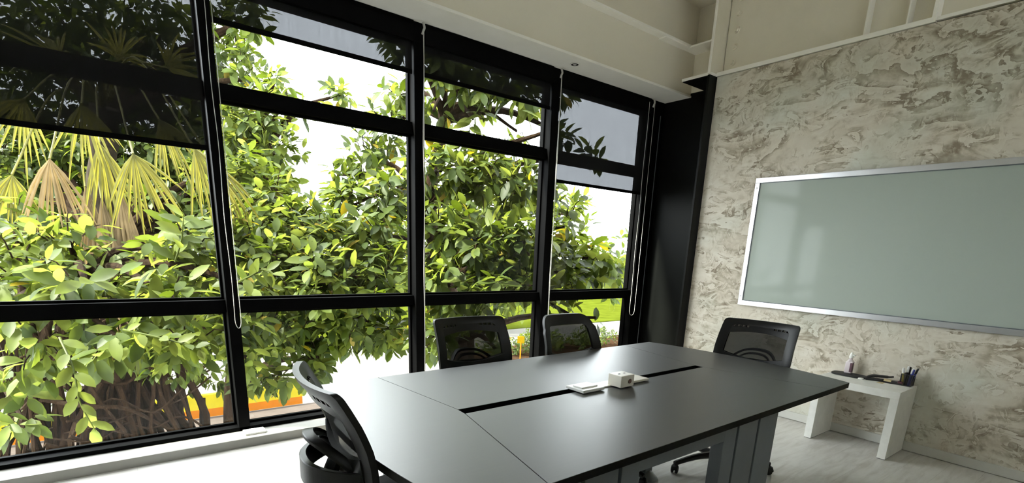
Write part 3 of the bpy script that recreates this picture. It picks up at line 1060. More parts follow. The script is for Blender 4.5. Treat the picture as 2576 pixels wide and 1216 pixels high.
# pen cup
PC = (4.705, 1.128)
t = thing('pen_cup', 'square black wire-mesh pen cup near the console end', 'pen cup', on_console(*PC))
w, h = 0.036, 0.088
bx('cup_base', M['wire'], -w, w, -w, w, 0, 0.004, t)
bm = BM()
for z in (0.004, h):
    for a, b in (((-w, -w), (w, -w)), ((w, -w), (w, w)), ((w, w), (-w, w)), ((-w, w), (-w, -w))):
        tube(bm, [(a[0], a[1], z), (b[0], b[1], z)], 0.0024, 6)
for a in ((-w, -w), (w, -w), (w, w), (-w, w)):
    tube(bm, [(a[0], a[1], 0.002), (a[0], a[1], h)], 0.0024, 6)
obj('cup_rim', bm, M['wire'], t)
bm = BM()
for a, b in (((-w, -w), (w, -w)), ((w, -w), (w, w)), ((w, w), (-w, w)), ((-w, w), (-w, -w))):
    q = [bm.verts.new((a[0], a[1], 0.004)), bm.verts.new((b[0], b[1], 0.004)), bm.verts.new((b[0], b[1], h)), bm.verts.new((a[0], a[1], h))]
    bm.faces.new(q)
obj('mesh_side', bm, M['wire_mesh'], t)
pens = [('yellow', 'pen_yellow', 'pen_white', (-0.012, 0.022), (-0.02, 0.034), 0.128, 'yellow marker with white end leaning in the wire cup'),
        ('black', 'pen_black', 'pen_white', (0.0, 0.010), (0.004, 0.012), 0.142, 'thick black marker with white tip upright in the wire cup'),
        ('black', 'pen_black', 'pen_black', (0.012, 0.004), (0.016, 0.002), 0.138, 'all-black marker standing in the middle of the wire cup'),
        ('blue', 'pen_blue', 'pen_white', (0.0, -0.010), (-0.004, -0.022), 0.132, 'blue marker with white end standing in the wire cup'),
        ('blue', 'pen_blue', 'pen_blue', (-0.014, -0.016), (-0.016, -0.032), 0.126, 'all-blue marker standing at the front of the wire cup'),
        ('dark', 'pen_blue', 'pen_black', (0.014, -0.018), (0.018, -0.046), 0.136, 'blue pen with black top leaning furthest out of the wire cup')]
for nm, mb, mc, b, e, ln, lab in pens:
    t = thing('marker_pen', lab, 'pen', (PC[0] + b[0], PC[1] + b[1], SZ + 0.005), 0, 'markers in the wire cup')
    d = Vector((e[0] - b[0], e[1] - b[1], ln))
    bm = BM()
    tube(bm, [Vector((0, 0, 0)), d * 0.68], 0.0068, 10)
    obj('barrel', bm, M[mb], t, True)
    bm = BM()
    tube(bm, [d * 0.681, d * 0.9, d], [0.0076, 0.0076, 0.0055], 10)
    obj('cap', bm, M[mc], t, True)

# ------------------------------------------------------------------ outside: ground
GZ = -3.2
def slab(name, mat, x0, x1, y0, y1, z, lab):
    return setting(bx(name, mat, x0, x1, y0, y1, z - 0.2, z), lab)
slab('ground_verge', M['soil'], -40, 60, 4.3, 9.5, GZ - 0.02, 'brown planting bed below the windows')
slab('pavement', M['pavement'], -40, 60, 9.5, 14.9, GZ, 'pinkish paved path before the painted kerb')
slab('road', M['road'], -40, 60, 14.9, 24.0, GZ - 0.05, 'pale sunlit concrete road')
slab('lawn', M['lawn'], -60, 140, 24.0, 120, GZ, 'bright mown lawn beyond the road')
slab('ground_far_bed', M['soil'], 12.0, 40, 16.6, 19.6, GZ - 0.02, 'brown bed under the low hedge beyond the path')
k = sroot('kerb', (2, 15.0, GZ), 'painted kerb wall, yellow over orange')
bx('orange_band', M['kerb_orange'], -42, 2.05, -0.06, 0.10, 0.0, 0.22, k)
bx('yellow_band', M['kerb_yellow'], -42, 2.10, -0.05, 0.11, 0.22, 0.60, k)
cu = bpy.data.curves.new('numerals', 'FONT')
cu.body = '19'
cu.size = 0.26
cu.extrude = 0.002
tmp = bpy.data.objects.new('tmp_text', cu)
COL.objects.link(tmp)
dg = bpy.context.evaluated_depsgraph_get()
me = bpy.data.meshes.new_from_object(tmp.evaluated_get(dg))
bpy.data.objects.remove(tmp)
me.materials.clear()
me.materials.append(M['rubber'])
o = bpy.data.objects.new('numerals', me)
COL.objects.link(o)
o.parent = k
o.rotation_euler = (PI / 2, 0, 0)
o.location = (1.05, -0.054, 0.30)
# little yellow marker sign by the bed
t = thing('marker_sign', 'small yellow sign on a thin post beyond the path', 'sign', (13.6, 16.75, GZ))
bm = BM()
tube(bm, [(0, 0, 0), (0, 0, 0.78)], 0.028, 8)
obj('post', bm, M['kerb_orange'], t, True)
bm = BM()
box(bm, -0.15, 0.15, -0.02, 0.02, 0.72, 1.02)
bevel(bm, 0.015)
o = obj('plate', bm, M['sign_yellow'], t)
o.rotation_euler = (0, 0, -0.8)

# ------------------------------------------------------------------ outside: plants
T_X = np.array([0, .22, .5, .78, 1.0])
def leaf_template(width=0.45, fold=0.10, droop=0.16):
    V = [(x, 0, -droop * x * x) for x in T_X]
    for x, w_ in ((.22, .72), (.5, 1.0), (.78, .74)):
        for sg in (1, -1):
            V.append((x, sg * w_ * width / 2, -droop * x * x + fold * w_ * 0.5))
    F = []
    for sg in (0, 1):
        e = [5 + sg, 7 + sg, 9 + sg]
        fs = [(0, 1, e[0]), (1, 2, e[1], e[0]), (2, 3, e[2], e[1]), (3, 4, e[2])]
        for f in fs:
            F.append(f if sg else tuple(reversed(f)))
    return np.array(V, dtype=np.float32), F
LV, LF = leaf_template()
LEAF_MATS = [M['leaf_dark'], M['leaf_mid'], M['leaf_bright'], M['leaf_yellow']]
leaf_meshes = []
for mt in LEAF_MATS:
    me = bpy.data.meshes.new('leaf')
    me.from_pydata([tuple(map(float, v)) for v in LV], [], LF)
    me.materials.append(mt)
    for p in me.polygons:
        p.use_smooth = True
    leaf_meshes.append(me)

def leaf_cloud(name, mats4, midx, parent):
    """many leaves as one mesh; mats4 (n,4,4) world matrices"""
    n = len(mats4)
    V = np.einsum('nij,kj->nki', mats4[:, :3, :3], LV) + mats4[:, None, :3, 3]
    V = V.reshape(-1, 3).astype(np.float32)
    flat = np.concatenate([np.array(f) for f in LF])
    sizes = np.array([len(f) for f in LF])
    nv = len(LV)
    loops = (flat[None, :] + (np.arange(n) * nv)[:, None]).reshape(-1).astype(np.int32)
    tot = np.tile(sizes, n).astype(np.int32)
    start = np.concatenate([[0], np.cumsum(tot)[:-1]]).astype(np.int32)
    me = bpy.data.meshes.new(name)
    me.vertices.add(len(V))
    me.vertices.foreach_set('co', V.ravel())
    me.loops.add(len(loops))
    me.loops.foreach_set('vertex_index', loops)
    me.polygons.add(len(tot))
    me.polygons.foreach_set('loop_start', start)
    me.polygons.foreach_set('loop_total', tot)
    for mt in LEAF_MATS:
        me.materials.append(mt)
    me.polygons.foreach_set('material_index', np.repeat(midx, len(LF)).astype(np.int32))
    me.polygons.foreach_set('use_smooth', np.ones(len(tot), dtype=bool))
    me.update(calc_edges=True)
    me.validate()
    o = bpy.data.objects.new(name, me)
    COL.objects.link(o)
    o['kind'] = 'stuff'
    o.parent = parent
    return o

CAMP = np.array([0, 0, 1.41])
VR = np.array(rt); VU = np.array(up); VF = np.array(fw)
def view_size(p):
    """how large a leaf at p shows from the room: nearest first, outside the view last"""
    d = p - CAMP
    z = d @ VF
    x = d @ VR / np.maximum(z, 0.01)
    y = d @ VU / np.maximum(z, 0.01)
    ok = (z > 0.5) & (np.abs(x) < 1.02) & (y > -0.22) & (y < 0.78)
    return np.where(ok, z, 1e6)

def frame_mats(pos, dirs, ups, size):
    """matrices with local x along dirs, z near ups"""
    x = dirs / np.linalg.norm(dirs, axis=1, keepdims=True)
    y = np.cross(ups, x)
    y /= np.maximum(np.linalg.norm(y, axis=1, keepdims=True), 1e-6)
    z = np.cross(x, y)
    Mx = np.zeros((len(pos), 4, 4))
    Mx[:, :3, 0] = x * size[:, None]
    Mx[:, :3, 1] = y * size[:, None]
    Mx[:, :3, 2] = z * size[:, None]
    Mx[:, :3, 3] = pos
    Mx[:, 3, 3] = 1
    return Mx

def rosettes(lobes, per):
    """branch tips inside ellipsoid lobes; each tip carries a whorl of leaves"""
    pos, out, ax = [], [], []
    for (c, r_, n) in lobes:
        c = np.array(c, dtype=float)
        r_ = np.array(r_ if isinstance(r_, (tuple, list)) else (r_, r_, r_), dtype=float)
        v = rng.normal(size=(n, 3))
        v /= np.linalg.norm(v, axis=1, keepdims=True)
        rad = rng.uniform(0.25, 1.0, size=(n, 1)) ** 0.6
        pos.append(c + v * rad * r_)
        out.append(v)
        ax.append(np.repeat(c[None], n, 0))
    return np.concatenate(pos), np.concatenate(out), np.concatenate(ax)

def make_tree(name, label, base, trunk_pts, trunk_r, lobes, leaf_size, weights, per=7, droop=0.35, limbs=True, cat='tree', twig_r=0.008, trunk_parts=True, keep=300):
    root = thing(name, label, cat, base, 0)
    B = np.array(base)
    P_, O_, A_ = rosettes(lobes, per)
    n = len(P_)
    # leaf matrices
    tip_dir = O_ + np.array([0, 0, 0.25]) + rng.normal(size=O_.shape) * 0.35
    tip_dir /= np.linalg.norm(tip_dir, axis=1, keepdims=True)
    ref = rng.normal(size=(n, 3))
    e1 = np.cross(tip_dir, ref); e1 /= np.linalg.norm(e1, axis=1, keepdims=True)
    e2 = np.cross(tip_dir, e1)
    pos, dirs, ups, size = [], [], [], []
    for k in range(per):
        a = 2 * PI * k * 0.382 + rng.uniform(0, 0.7, n)
        spread = np.cos(a)[:, None] * e1 + np.sin(a)[:, None] * e2
        f = (k + 0.5) / per
        d = spread * (0.95 - 0.35 * f) + tip_dir * (0.15 + 0.75 * f) + np.array([0, 0, -droop]) + rng.normal(size=(n, 3)) * 0.18
        st = P_ - tip_dir * (0.16 * (1 - f)) * (leaf_size / 0.2)
        pos.append(st + d / np.linalg.norm(d, axis=1, keepdims=True) * 0.02)
        dirs.append(d)
        u = tip_dir * 0.6 + np.array([0, 0, 0.9]) + rng.normal(size=(n, 3)) * 0.35
        ups.append(u)
        size.append(leaf_size * rng.uniform(0.7, 1.2, n) * (1.0 - 0.25 * f))
    pos = np.concatenate(pos); dirs = np.concatenate(dirs); ups = np.concatenate(ups); size = np.concatenate(size)
    Mx = frame_mats(pos, dirs, ups, size)
    w_ = np.array(weights) / sum(weights)
    midx = rng.choice(4, size=len(pos), p=w_)
    inside = ~((pos[:, 1] < 4.25) & (pos[:, 0] > -1.2) & (pos[:, 0] < 5.6))     # keep leaves clear of the facade
    Mx, midx, pos = Mx[inside], midx[inside], pos[inside]
    Mx[:, :3, 3] -= B
    order = np.argsort(view_size(pos), kind='stable')
    near = order[:keep]
    rest = order[keep:]
    for i in near:
        o = bpy.data.objects.new('leaf', leaf_meshes[midx[i]])
        o.matrix_local = Matrix(Mx[i].tolist())
        COL.objects.link(o)
        o.parent = root
    if len(rest):
        leaf_cloud('foliage', Mx[rest], midx[rest], root)
    # twigs to the tips, thin three-sided
    me_v, me_f = [], []
    for i in range(0, n, 2):
        a = A_[i] * 0.55 + P_[i] * 0.45 - B
        b = P_[i] - B
        if P_[i][1] < 4.3:
            continue
        d = b - a
        s = np.cross(d, [0.3, 0.2, 0.9]); s /= max(np.linalg.norm(s), 1e-6)
        u = np.cross(d, s); u /= max(np.linalg.norm(u), 1e-6)
        q = len(me_v)
        for p, rr in ((a, twig_r), ((a + b) / 2 + np.array([0, 0, 0.04]), twig_r * 0.8), (b, twig_r * 0.5)):
            for kk in range(3):
                an = 2 * PI * kk / 3
                me_v.append(tuple(p + rr * (s * math.cos(an) + u * math.sin(an))))
        for ring in (0, 3):
            for kk in range(3):
                me_f.append((q + ring + kk, q + ring + (kk + 1) % 3, q + ring + 3 + (kk + 1) % 3, q + ring + 3 + kk))
    me = bpy.data.meshes.new('twigs')
    me.from_pydata(me_v, [], me_f)
    me.materials.append(M['bark'])
    o = bpy.data.objects.new('twigs', me)
    COL.objects.link(o)
    o.parent = root
    o['kind'] = 'stuff'
    # trunk and limbs
    if trunk_pts:
        bm = BM()
        path = smooth_path([Vector(p) - Vector(base) for p in trunk_pts], 6)
        rr = [trunk_r * (1 - 0.6 * i / (len(path) - 1)) for i in range(len(path))]
        tube(bm, path, rr, 12)
        obj('trunk', bm, M['bark'], root, True)
        top = Vector(trunk_pts[-1])
        for (c, r_, nn) in lobes:
            c = Vector(c)
            cand = min((Vector(p) for p in trunk_pts), key=lambda p: (p - c).length + (0 if p.z < c.z + 0.3 else 1.5))
            mid_ = (cand + c) / 2 + Vector((0, 0, 0.18))
            bm = BM()
            L_ = (c - cand).length
            path = smooth_path([cand - Vector(base), mid_ - Vector(base), c - Vector(base)], 5)
            tube(bm, path, [max(0.018, min(trunk_r * 0.4, 0.03 * L_ + 0.02) * (1 - 0.75 * i / (len(path) - 1))) for i in range(len(path))], 8)
            obj('branch', bm, M['bark'], root, True)
    return root

def lobes_of(items, leaf, dens=1.0):
    """(centre, radius[, density]) -> lobes with a tip count that fills the lobe"""
    out = []
    for it in items:
        c, r_ = it[0], it[1]
        f = it[2] if len(it) > 2 else 1.0
        rm = r_ if not isinstance(r_, tuple) else (r_[0] * r_[1] * r_[2]) ** (1 / 3)
        out.append((c, r_, max(4, int(105 * dens * f * rm * rm / (leaf / 0.2) ** 2))))
    return out

# large-leaved fig close to the window, first bay
NEAR = [((-0.686, 7.674, 1.470), .50), ((-0.266, 6.745, 1.261), .45), ((0.198, 6.557, 1.007), .45), ((0.618, 5.777, 1.239), .42, .8), ((-0.565, 6.103, 1.000), .42),
        ((-0.143, 5.616, 0.934), .40), ((0.387, 5.319, 0.900), .40), ((0.830, 5.799, 1.017), .38), ((-0.536, 5.791, 0.530), .40), ((0.017, 5.239, 0.577), .34),
        ((0.473, 5.126, 0.528), .34, .8), ((-0.820, 6.259, 0.080), .36, .7), ((-0.818, 6.621, -0.405), .30, .6), ((1.056, 5.870, 0.190), .40, .7), ((0.972, 5.817, 0.620), .40),
        ((0.258, 5.587, 0.613), .36), ((1.036, 5.101, 0.994), .22, .5)]
rubber = make_tree('rubber_fig', 'large-leaved fig with glossy yellow-green leaves close outside the first window bay', (-1.599, 8.875, -3.200),
          [(-1.599, 8.875, -3.200), (-1.374, 8.736, -0.120), (-0.752, 7.709, 0.636), (-0.230, 7.132, 0.930)], 0.16, lobes_of(NEAR, 0.22, 1.05), 0.235, (2, 4.5, 5, 0.06), per=7, droop=0.5)

# old fig with aerial roots: trunk mass lower left, dark crown up high
CROWN = [((-0.754, 12.931, 4.810), 1.1, .8), ((-0.081, 13.138, 5.046), 1.1, .8), ((0.637, 11.815, 4.753), 1.0, .8), ((1.359, 11.237, 4.726), 1.0, .8), ((-0.590, 13.216, 4.083), .9, .8), ((0.350, 13.153, 4.138), 1.0, .8),
         ((1.380, 12.310, 4.048), 1.0, .8), ((1.891, 10.720, 4.436), .8, .7), ((2.072, 9.984, 4.630), .65, .7), ((2.216, 9.331, 4.594), .45, .6), ((1.879, 10.432, 3.550), .75, .7),
         ((2.061, 9.712, 3.796), .60, .6), ((-0.942, 13.151, 3.060), 1.0), ((-0.145, 13.012, 2.558), 1.0), ((1.136, 12.023, 2.622), 1.1), ((-0.963, 12.830, 2.055), 1.0), ((0.482, 12.195, 1.599), 1.1),
         ((1.747, 10.194, 2.531), .8), ((-0.880, 12.271, 0.585), 1.0), ((1.395, 10.829, 1.636), 1.0), ((0.685, 10.163, -0.053), .7, .7), ((1.245, 9.562, -0.531), .7, .8), ((-0.173, 10.237, 0.112), .6), ((0.570, 9.683, 0.208), .6), ((-0.791, 10.462, 0.113), .6), ((-1.325, 11.067, -0.125), .6), ((0.127, 8.815, -0.280), .35, .5), ((-0.835, 9.468, -0.596), .4, .5), ((0.575, 8.169, -0.367), .35, .5), ((-1.328, 10.104, -1.038), .4, .5), ((0.642, 12.363, 2.865), 1.0, 1.2), ((-0.578, 13.281, 2.734), 1.0, 1.2), ((1.440, 11.723, 2.835), .9, 1.2), ((-1.106, 13.665, 2.638), .9), ((0.572, 12.475, 2.249), .9), ((2.130, 11.114, 2.247), .9), ((2.617, 10.643, 1.989), .8), ((2.005, 10.224, 1.265), .9), ((2.140, 10.749, 3.147), .7), ((2.401, 10.368, 2.624), .6)]
banyan = make_tree('aerial_root_fig', 'old fig with a broad trunk of tangled aerial roots and a high dark crown', (-0.213, 9.041, -3.200),
          [(-0.213, 9.041, -3.200), (-0.080, 9.280, -0.951), (0.120, 9.641, -0.190), (0.123, 11.154, 1.182), (0.305, 12.533, 3.366)], 0.50,
          lobes_of(CROWN, 0.22, 1.1), 0.23, (6, 5, 1.6, 0.1), per=7, droop=0.4)
B = Vector(banyan.location)
rr = random.Random(3)
for i in range(90):
    bm = BM()
    a = rr.uniform(PI * 0.90, PI * 2.10)
    rad = rr.uniform(0.40, 1.15)
    z1 = rr.uniform(1.8, 4.0)
    x0, y0 = math.cos(a) * rad * 1.35, math.sin(a) * rad * 0.9
    lean = rr.uniform(-0.35, 0.35)
    w = 0.16 if i % 3 else 0.32
    pts = [(x0 * 0.55 - lean + rr.uniform(-.1, .1), y0 * 0.7, z1)]
    for f in (0.75, 0.5, 0.25):
        pts.append((x0 * (0.55 + 0.5 * (1 - f)) - lean * f + rr.uniform(-w, w), y0 * (0.7 + 0.4 * (1 - f)) + rr.uniform(-.1, .1), z1 * f))
    pts.append((x0 * 1.12, y0 * 1.15, 0))
    k_ = rr.uniform(0.012, 0.055)
    tube(bm, smooth_path(pts, 4), [k_ * rr.uniform(0.8, 1.2) for q in range(17)], 5)
    obj('aerial_root', bm, M['bark'], banyan, True)
for i in range(26):                        # side roots wandering across the mass
    bm = BM()
    z0 = rr.uniform(0.6, 3.6)
    x0 = rr.uniform(-1.3, 0.2)
    pts = [(x0 + 0.42 * q, -0.75 + rr.uniform(-.2, .2), z0 + rr.uniform(-.22, .22) + 0.12 * q * (1 if i % 2 else -1)) for q in range(5)]
    tube(bm, smooth_path(pts, 4), rr.uniform(0.010, 0.03), 5)
    obj('aerial_root', bm, M['bark'], banyan, True)

# fig left of the sky gap and across the second bay
MID = [((1.768, 9.126, 2.932), .55, .8), ((2.063, 8.937, 3.059), .55, .7), ((2.132, 8.458, 2.582), .50, .8), ((1.621, 7.914, 2.115), .50), ((1.831, 7.417, 1.911), .45), ((1.934, 6.974, 1.618), .45), ((1.422, 6.780, 1.407), .50),
       ((2.066, 6.515, 1.344), .50), ((2.459, 6.505, 1.454), .42), ((1.537, 6.298, 1.026), .48), ((1.988, 5.921, 0.963), .48), ((2.541, 5.766, 1.016), .48),
       ((1.441, 6.436, 0.425), .50), ((1.957, 6.320, 0.508), .50), ((2.413, 5.967, 0.531), .48), ((1.524, 6.207, -0.062), .42, .8), ((1.290, 6.587, -0.264), .30, .5),
       ((1.897, 6.211, 0.044), .30, .6), ((2.661, 5.729, 0.405), .34), ((2.323, 8.926, 3.638), .35, .5), ((2.465, 8.702, 3.306), .28, .5), ((3.127, 8.529, 3.560), .30, .5)]
make_tree('leafy_fig', 'leafy fig left of the bright sky gap, filling the second window bay', (1.213, 8.601, -3.200),
          [(1.213, 8.601, -3.200), (1.379, 8.679, -0.883), (1.624, 8.129, 0.408), (2.010, 8.238, 1.639), (2.112, 9.040, 2.696)], 0.20,
          lobes_of(MID, 0.20, 1.4), 0.225, (4, 6, 4.5, 0.35), per=7, droop=0.35)

# fig right of the sky gap, third and fourth bay
RIGHT = [((2.746, 7.621, 2.315), .36, .7), ((2.998, 7.226, 2.515), .45, .8), ((3.303, 7.113, 2.895), .42, .7), ((3.393, 6.920, 3.317), .36, .6), ((2.666, 7.006, 1.864), .42), ((3.005, 6.275, 2.052), .48),
         ((2.692, 6.077, 1.514), .45), ((3.374, 6.031, 2.978), .40, .28), ((3.742, 5.716, 2.904), .42, .28), ((4.142, 5.361, 2.786), .38, .25), ((3.251, 5.623, 2.257), .48), ((3.547, 5.229, 2.173), .48),
         ((3.832, 4.846, 2.091), .42), ((2.970, 5.219, 1.573), .46), ((3.285, 4.817, 1.505), .46), ((3.657, 4.515, 1.482), .42), ((2.945, 4.911, 0.987), .46), ((3.346, 4.574, 0.924), .46),
         ((3.666, 4.355, 1.023), .38), ((2.834, 5.065, 0.400), .34), ((2.962, 6.024, 3.558), .34, .8), ((3.342, 5.702, 3.491), .42), ((3.675, 5.387, 3.335), .42), ((4.003, 5.061, 3.135), .36, .8),
         ((4.454, 4.749, 1.694), .40, .6), ((4.783, 4.631, 1.331), .40, .7), ((4.240, 4.470, 1.145), .40), ((5.150, 4.542, 1.143), .36, .6), ((4.078, 4.192, 0.721), .32, .7), ((4.619, 4.265, 0.641), .24, .5),
         ((4.157, 4.609, 2.150), .22, .4), ((4.829, 4.738, 2.543), .16, .3), ((4.445, 4.837, 2.719), .14, .4), ((4.302, 4.823, 3.129), .12, .5), ((3.652, 4.872, 0.177), .20, .5), ((4.016, 4.630, 2.667), .14, .5)]
tallfig = make_tree('tall_fig', 'tall fig right of the bright sky gap, behind the third and fourth window bays', (4.390, 6.558, -3.200),
          [(4.390, 6.558, -3.200), (3.986, 6.408, 0.044), (3.652, 6.197, 0.985), (3.500, 6.362, 1.905), (3.700, 6.304, 2.987)], 0.17,
          lobes_of(RIGHT, 0.20, 1.3), 0.225, (5, 6, 3.5, 0.25), per=7, droop=0.4)

# paler fig further back at the right
FAR = [((8.186, 8.069, 1.519), .8, .5), ((9.077, 7.920, 1.207), .7, .5), ((7.573, 8.097, 2.127), .7, .4), ((8.302, 7.759, 0.869), .6, .5), ((7.440, 8.809, 1.973), 1.0), ((6.808, 9.407, 2.269), 1.1), ((5.956, 9.955, 1.899), 1.1),
       ((4.993, 10.478, 1.196), 1.1), ((5.941, 9.582, 0.752), 1.0), ((6.953, 8.800, 0.802), .9)]
make_tree('distant_fig', 'smaller paler fig standing further back beyond the third and fourth bays', (6.631, 10.156, -3.200),
          [(6.631, 10.156, -3.200), (6.702, 10.282, 0.703), (6.720, 10.026, 1.945)], 0.2, lobes_of(FAR, 0.24, 0.8), 0.25, (3, 6, 4, 0.2), per=7, droop=0.35)

# bushy trees behind everything, beyond the road
for lab, base, its in (
        ('round bushy tree beyond the road behind the palm', (-1.361, 33.887, -3.200), [((-2.985, 36.700, 1.714), 3.2), ((0.305, 34.420, 2.652), 3.4), ((2.814, 31.964, 1.229), 3.2), ((-1.325, 34.769, -0.139), 3.0), ((-3.978, 36.557, -1.045), 2.8)]),
        ('round bushy tree beyond the road behind the second bay', (7.251, 28.638, -3.200), [((5.684, 30.926, 0.958), 3.0), ((7.950, 29.042, 0.669), 2.6), ((10.242, 27.206, 0.582), 2.6), ((7.077, 29.176, -0.982), 2.2)]),
        ('round bushy tree beyond the road behind the third bay', (14.958, 24.096, -3.200), [((12.881, 26.539, 0.873), 2.6), ((15.024, 25.095, 1.605), 3.0), ((17.175, 23.225, 1.087), 2.6), ((15.149, 24.438, -0.056), 2.0)])):
    tp = [base, (base[0], base[1], base[2] + 2.5), (base[0], base[1], base[2] + 4.5)]
    make_tree('bushy_tree', lab, base, tp, 0.3, lobes_of(its, 0.5, 0.9), 0.55, (6, 6, 2, 0), per=7, droop=0.3, twig_r=0.015)

# low hedge and border plants beside the path at the right
make_tree('clipped_hedge', 'low dark clipped hedge behind the small yellow sign', (14.8, 18.2, GZ), None, 0,
          lobes_of([((12.6 + 0.9 * q, 17.6 + 0.55 * (q % 2), GZ + 0.45), (0.75, 0.6, 0.5)) for q in range(9)], 0.2, 0.9), 0.2, (8, 4, 1, 0), per=7, droop=0.1, cat='hedge')

# fan palm
def frond(name, hub, start, size, down, spread, mat, parent, seed):
    """fan blade of drooping segments at the end of a curved stalk"""
    R_ = random.Random(seed)
    B_ = Vector(parent.location)
    hub, start = Vector(hub), Vector(start)
    ax = Vector(down).normalized()
    side = ax.cross(Vector((0.35, -1, 0.1))).normalized()
    nrm = side.cross(ax).normalized()
    bm = BM()
    mid_ = (hub + start) / 2 + Vector((0, 0, 0.22 * (hub - start).length))
    tube(bm, [p - B_ for p in smooth_path([start, mid_, hub], 6)], 0.011, 6)
    obj('frond_stalk', bm, M['frond'], parent, True)
    bm = BM()
    n = 15
    for i in range(n):
        a = (-0.5 + (i + 0.5) / n) * spread
        d = (ax * math.cos(a) + side * math.sin(a)).normalized()
        w = d.cross(nrm).normalized()
        ln = size * (0.82 + 0.18 * math.cos(a)) * R_.uniform(0.70, 1.15)
        wid = 0.0155 * size / 0.6
        pr = []
        fall = R_.uniform(0.10, 0.70)
        for s, ww in ((0.0, 0.25), (0.3, 0.85), (0.6, 1.0), (0.85, 0.55), (1.0, 0.06)):
            c = hub - B_ + d * ln * s + Vector((0, 0, -1)) * fall * ln * s * s + nrm * 0.03 * math.sin(i * 2.1) * s
            pr.append((bm.verts.new(c - w * wid * ww), bm.verts.new(c + nrm * wid * 0.55 * ww), bm.verts.new(c + w * wid * ww)))
        for p, q in zip(pr, pr[1:]):
            bm.faces.new((p[0], p[1], q[1], q[0]))
            bm.faces.new((p[1], p[2], q[2], q[1]))
    o = obj(name, bm, mat, parent)
    return o

PB = (-0.357, 10.017, -3.200)
palm = thing('fan_palm', 'fan palm with drooping yellow-green fronds and a skirt of dead fronds', 'palm', PB)
bm = BM()
PT = (0.261, 9.566, 3.056)
path = smooth_path([Vector(PB) - Vector(PB), Vector((-0.055, 10.088, 0.730)) - Vector(PB), Vector((0.128, 9.894, 2.151)) - Vector(PB), Vector(PT) - Vector(PB)], 8)
tube(bm, path, [0.17 + 0.02 * math.sin(q * 1.3) for q in range(len(path))], 14)
obj('trunk', bm, M['bark_palm'], palm, True)
FR = [((-0.309, 7.325, 2.104), 0.62, (0.0, 0, -1), 1.5, 'frond_dry'), ((0.353, 6.557, 2.155), 0.66, (0.25, -0.1, -1), 1.9, 'frond'), ((0.863, 6.457, 2.271), 0.62, (0.45, 0, -1), 1.3, 'frond'),
      ((1.099, 6.756, 2.146), 0.62, (0.55, 0, -0.8), 1.2, 'frond'), ((-0.656, 7.812, 1.954), 0.55, (-0.2, 0, -1), 1.6, 'frond'), ((0.017, 7.533, 2.703), 0.60, (0.15, 0, -1), 1.7, 'frond'),
      ((0.123, 7.868, 2.381), 0.75, (0.1, 0, -1), 1.1, 'frond'), ((0.667, 7.258, 2.624), 0.60, (0.5, 0, -0.9), 1.6, 'frond'), ((-0.474, 8.208, 2.776), 0.60, (-0.5, 0, -0.8), 1.8, 'frond'),
      ((0.477, 9.039, 3.563), 0.7, (0.1, 0, 0.9), 2.2, 'frond'), ((-0.130, 9.508, 3.533), 0.7, (-0.5, 0, 0.6), 2.2, 'frond'),
      ((0.950, 8.641, 3.488), 0.7, (0.6, 0, 0.5), 2.2, 'frond')]
for q, (h_, s_, d_, sp, mt) in enumerate(FR):
    frond('frond_blade', h_, PT, s_ * 0.9, d_, sp * 1.05, M[mt], palm, 40 + q)
for q, (h_, s_) in enumerate([((-0.066, 8.123, 1.913), .8), ((0.063, 7.845, 1.779), .9), ((0.241, 7.871, 1.884), .8), ((-0.062, 7.941, 1.377), .75), ((0.115, 7.723, 1.342), .8), ((0.291, 7.845, 1.531), .8)]):
    o = frond('dead_frond', h_, (h_[0], h_[1] + 0.25, h_[2] + 0.25), s_, (0.02 * q, -0.1, -1), 0.55, M['frond_dry'], palm, 80 + q)
    o['label'] = 'dry brown hanging frond'

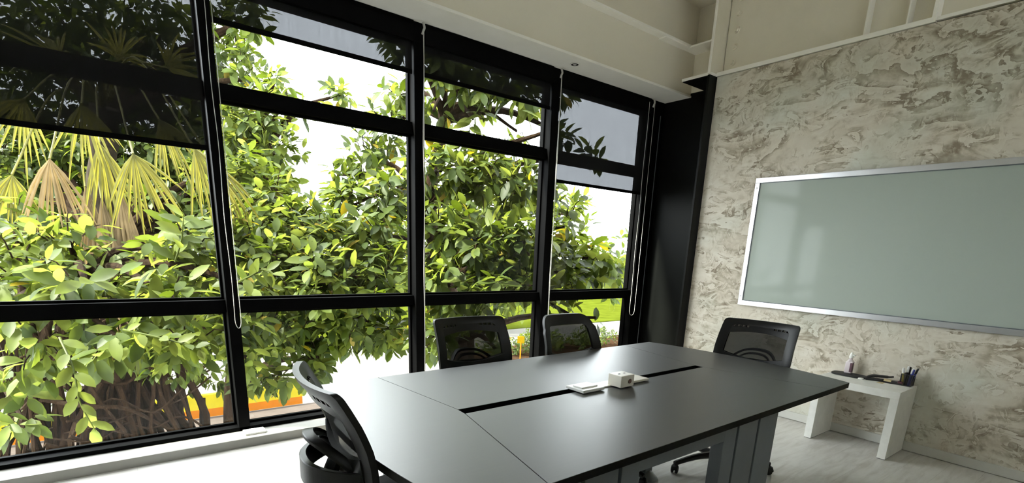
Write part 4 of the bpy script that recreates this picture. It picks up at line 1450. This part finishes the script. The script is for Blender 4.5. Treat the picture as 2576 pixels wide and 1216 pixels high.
# two leafy sprigs hanging close to the glass in the first bay
def sprig(parent, label, pts, n, size, seed):
    R_ = random.Random(seed)
    P_ = smooth_path([Vector(p) for p in pts], 6)
    bm = BM()
    tube(bm, [p - P_[0] for p in P_], [0.009 * (1 - 0.6 * i / (len(P_) - 1)) for i in range(len(P_))], 7)
    root = obj('sprig', bm, M['leaf_bright'], parent, True, loc=P_[0] - Vector(parent.location))
    root['label'] = label
    for i in range(n):
        f = (i + 0.5) / n * (len(P_) - 1)
        p = P_[int(f)].lerp(P_[min(int(f) + 1, len(P_) - 1)], f - int(f))
        d0 = (P_[min(int(f) + 1, len(P_) - 1)] - P_[max(int(f) - 1, 0)]).normalized()
        a = i * 2.4 + R_.uniform(-.3, .3)
        s = d0.cross(Vector((0, 1, 0.2))).normalized()
        u = s.cross(d0)
        d = (s * math.cos(a) + u * math.sin(a) * 0.6) * 0.9 + d0 * 0.55 + Vector((0, 0, -0.35))
        Mx = frame_mats(np.array([p - P_[0]]), np.array([d]), np.array([[R_.uniform(-.3, .3), -0.8, 0.7]]), np.array([size * R_.uniform(0.8, 1.15)]))[0]
        o = bpy.data.objects.new('leaf', leaf_meshes[2 if R_.random() < .65 else 1])
        o.matrix_local = Matrix(Mx.tolist())
        COL.objects.link(o)
        o.parent = root
    return root
sprig(rubber, 'slender yellow-green fig sprig hanging down in front of the aerial roots', [(-0.325, 4.878, 0.660), (-0.267, 4.636, 0.468), (-0.262, 4.560, 0.254), (-0.200, 4.445, 0.056)], 15, 0.155, 1)
sprig(rubber, 'leafy fig sprig reaching sideways below the lower window rail', [(0.045, 4.610, 0.733), (0.242, 4.440, 0.688), (0.395, 4.306, 0.646), (0.470, 4.236, 0.617)], 16, 0.135, 2)
sprig(rubber, 'bright fig sprig beside the mullion just above the lower window rail', [(0.781, 4.534, 1.057), (0.864, 4.361, 1.129), (0.942, 4.315, 1.177), (1.010, 4.253, 1.151)], 11, 0.14, 3)
sprig(tallfig, 'fig twig seen against the pale sky through the second blind', [(2.508, 5.191, 3.148), (2.446, 5.276, 3.257), (2.397, 5.345, 3.347), (2.374, 5.382, 3.402)], 10, 0.13, 4)
sprig(rubber, 'bright upright fig sprig in the middle of the first bay', [(0.477, 5.342, 1.183), (0.539, 5.350, 1.350), (0.570, 5.370, 1.482), (0.588, 5.389, 1.581)], 11, 0.19, 5)
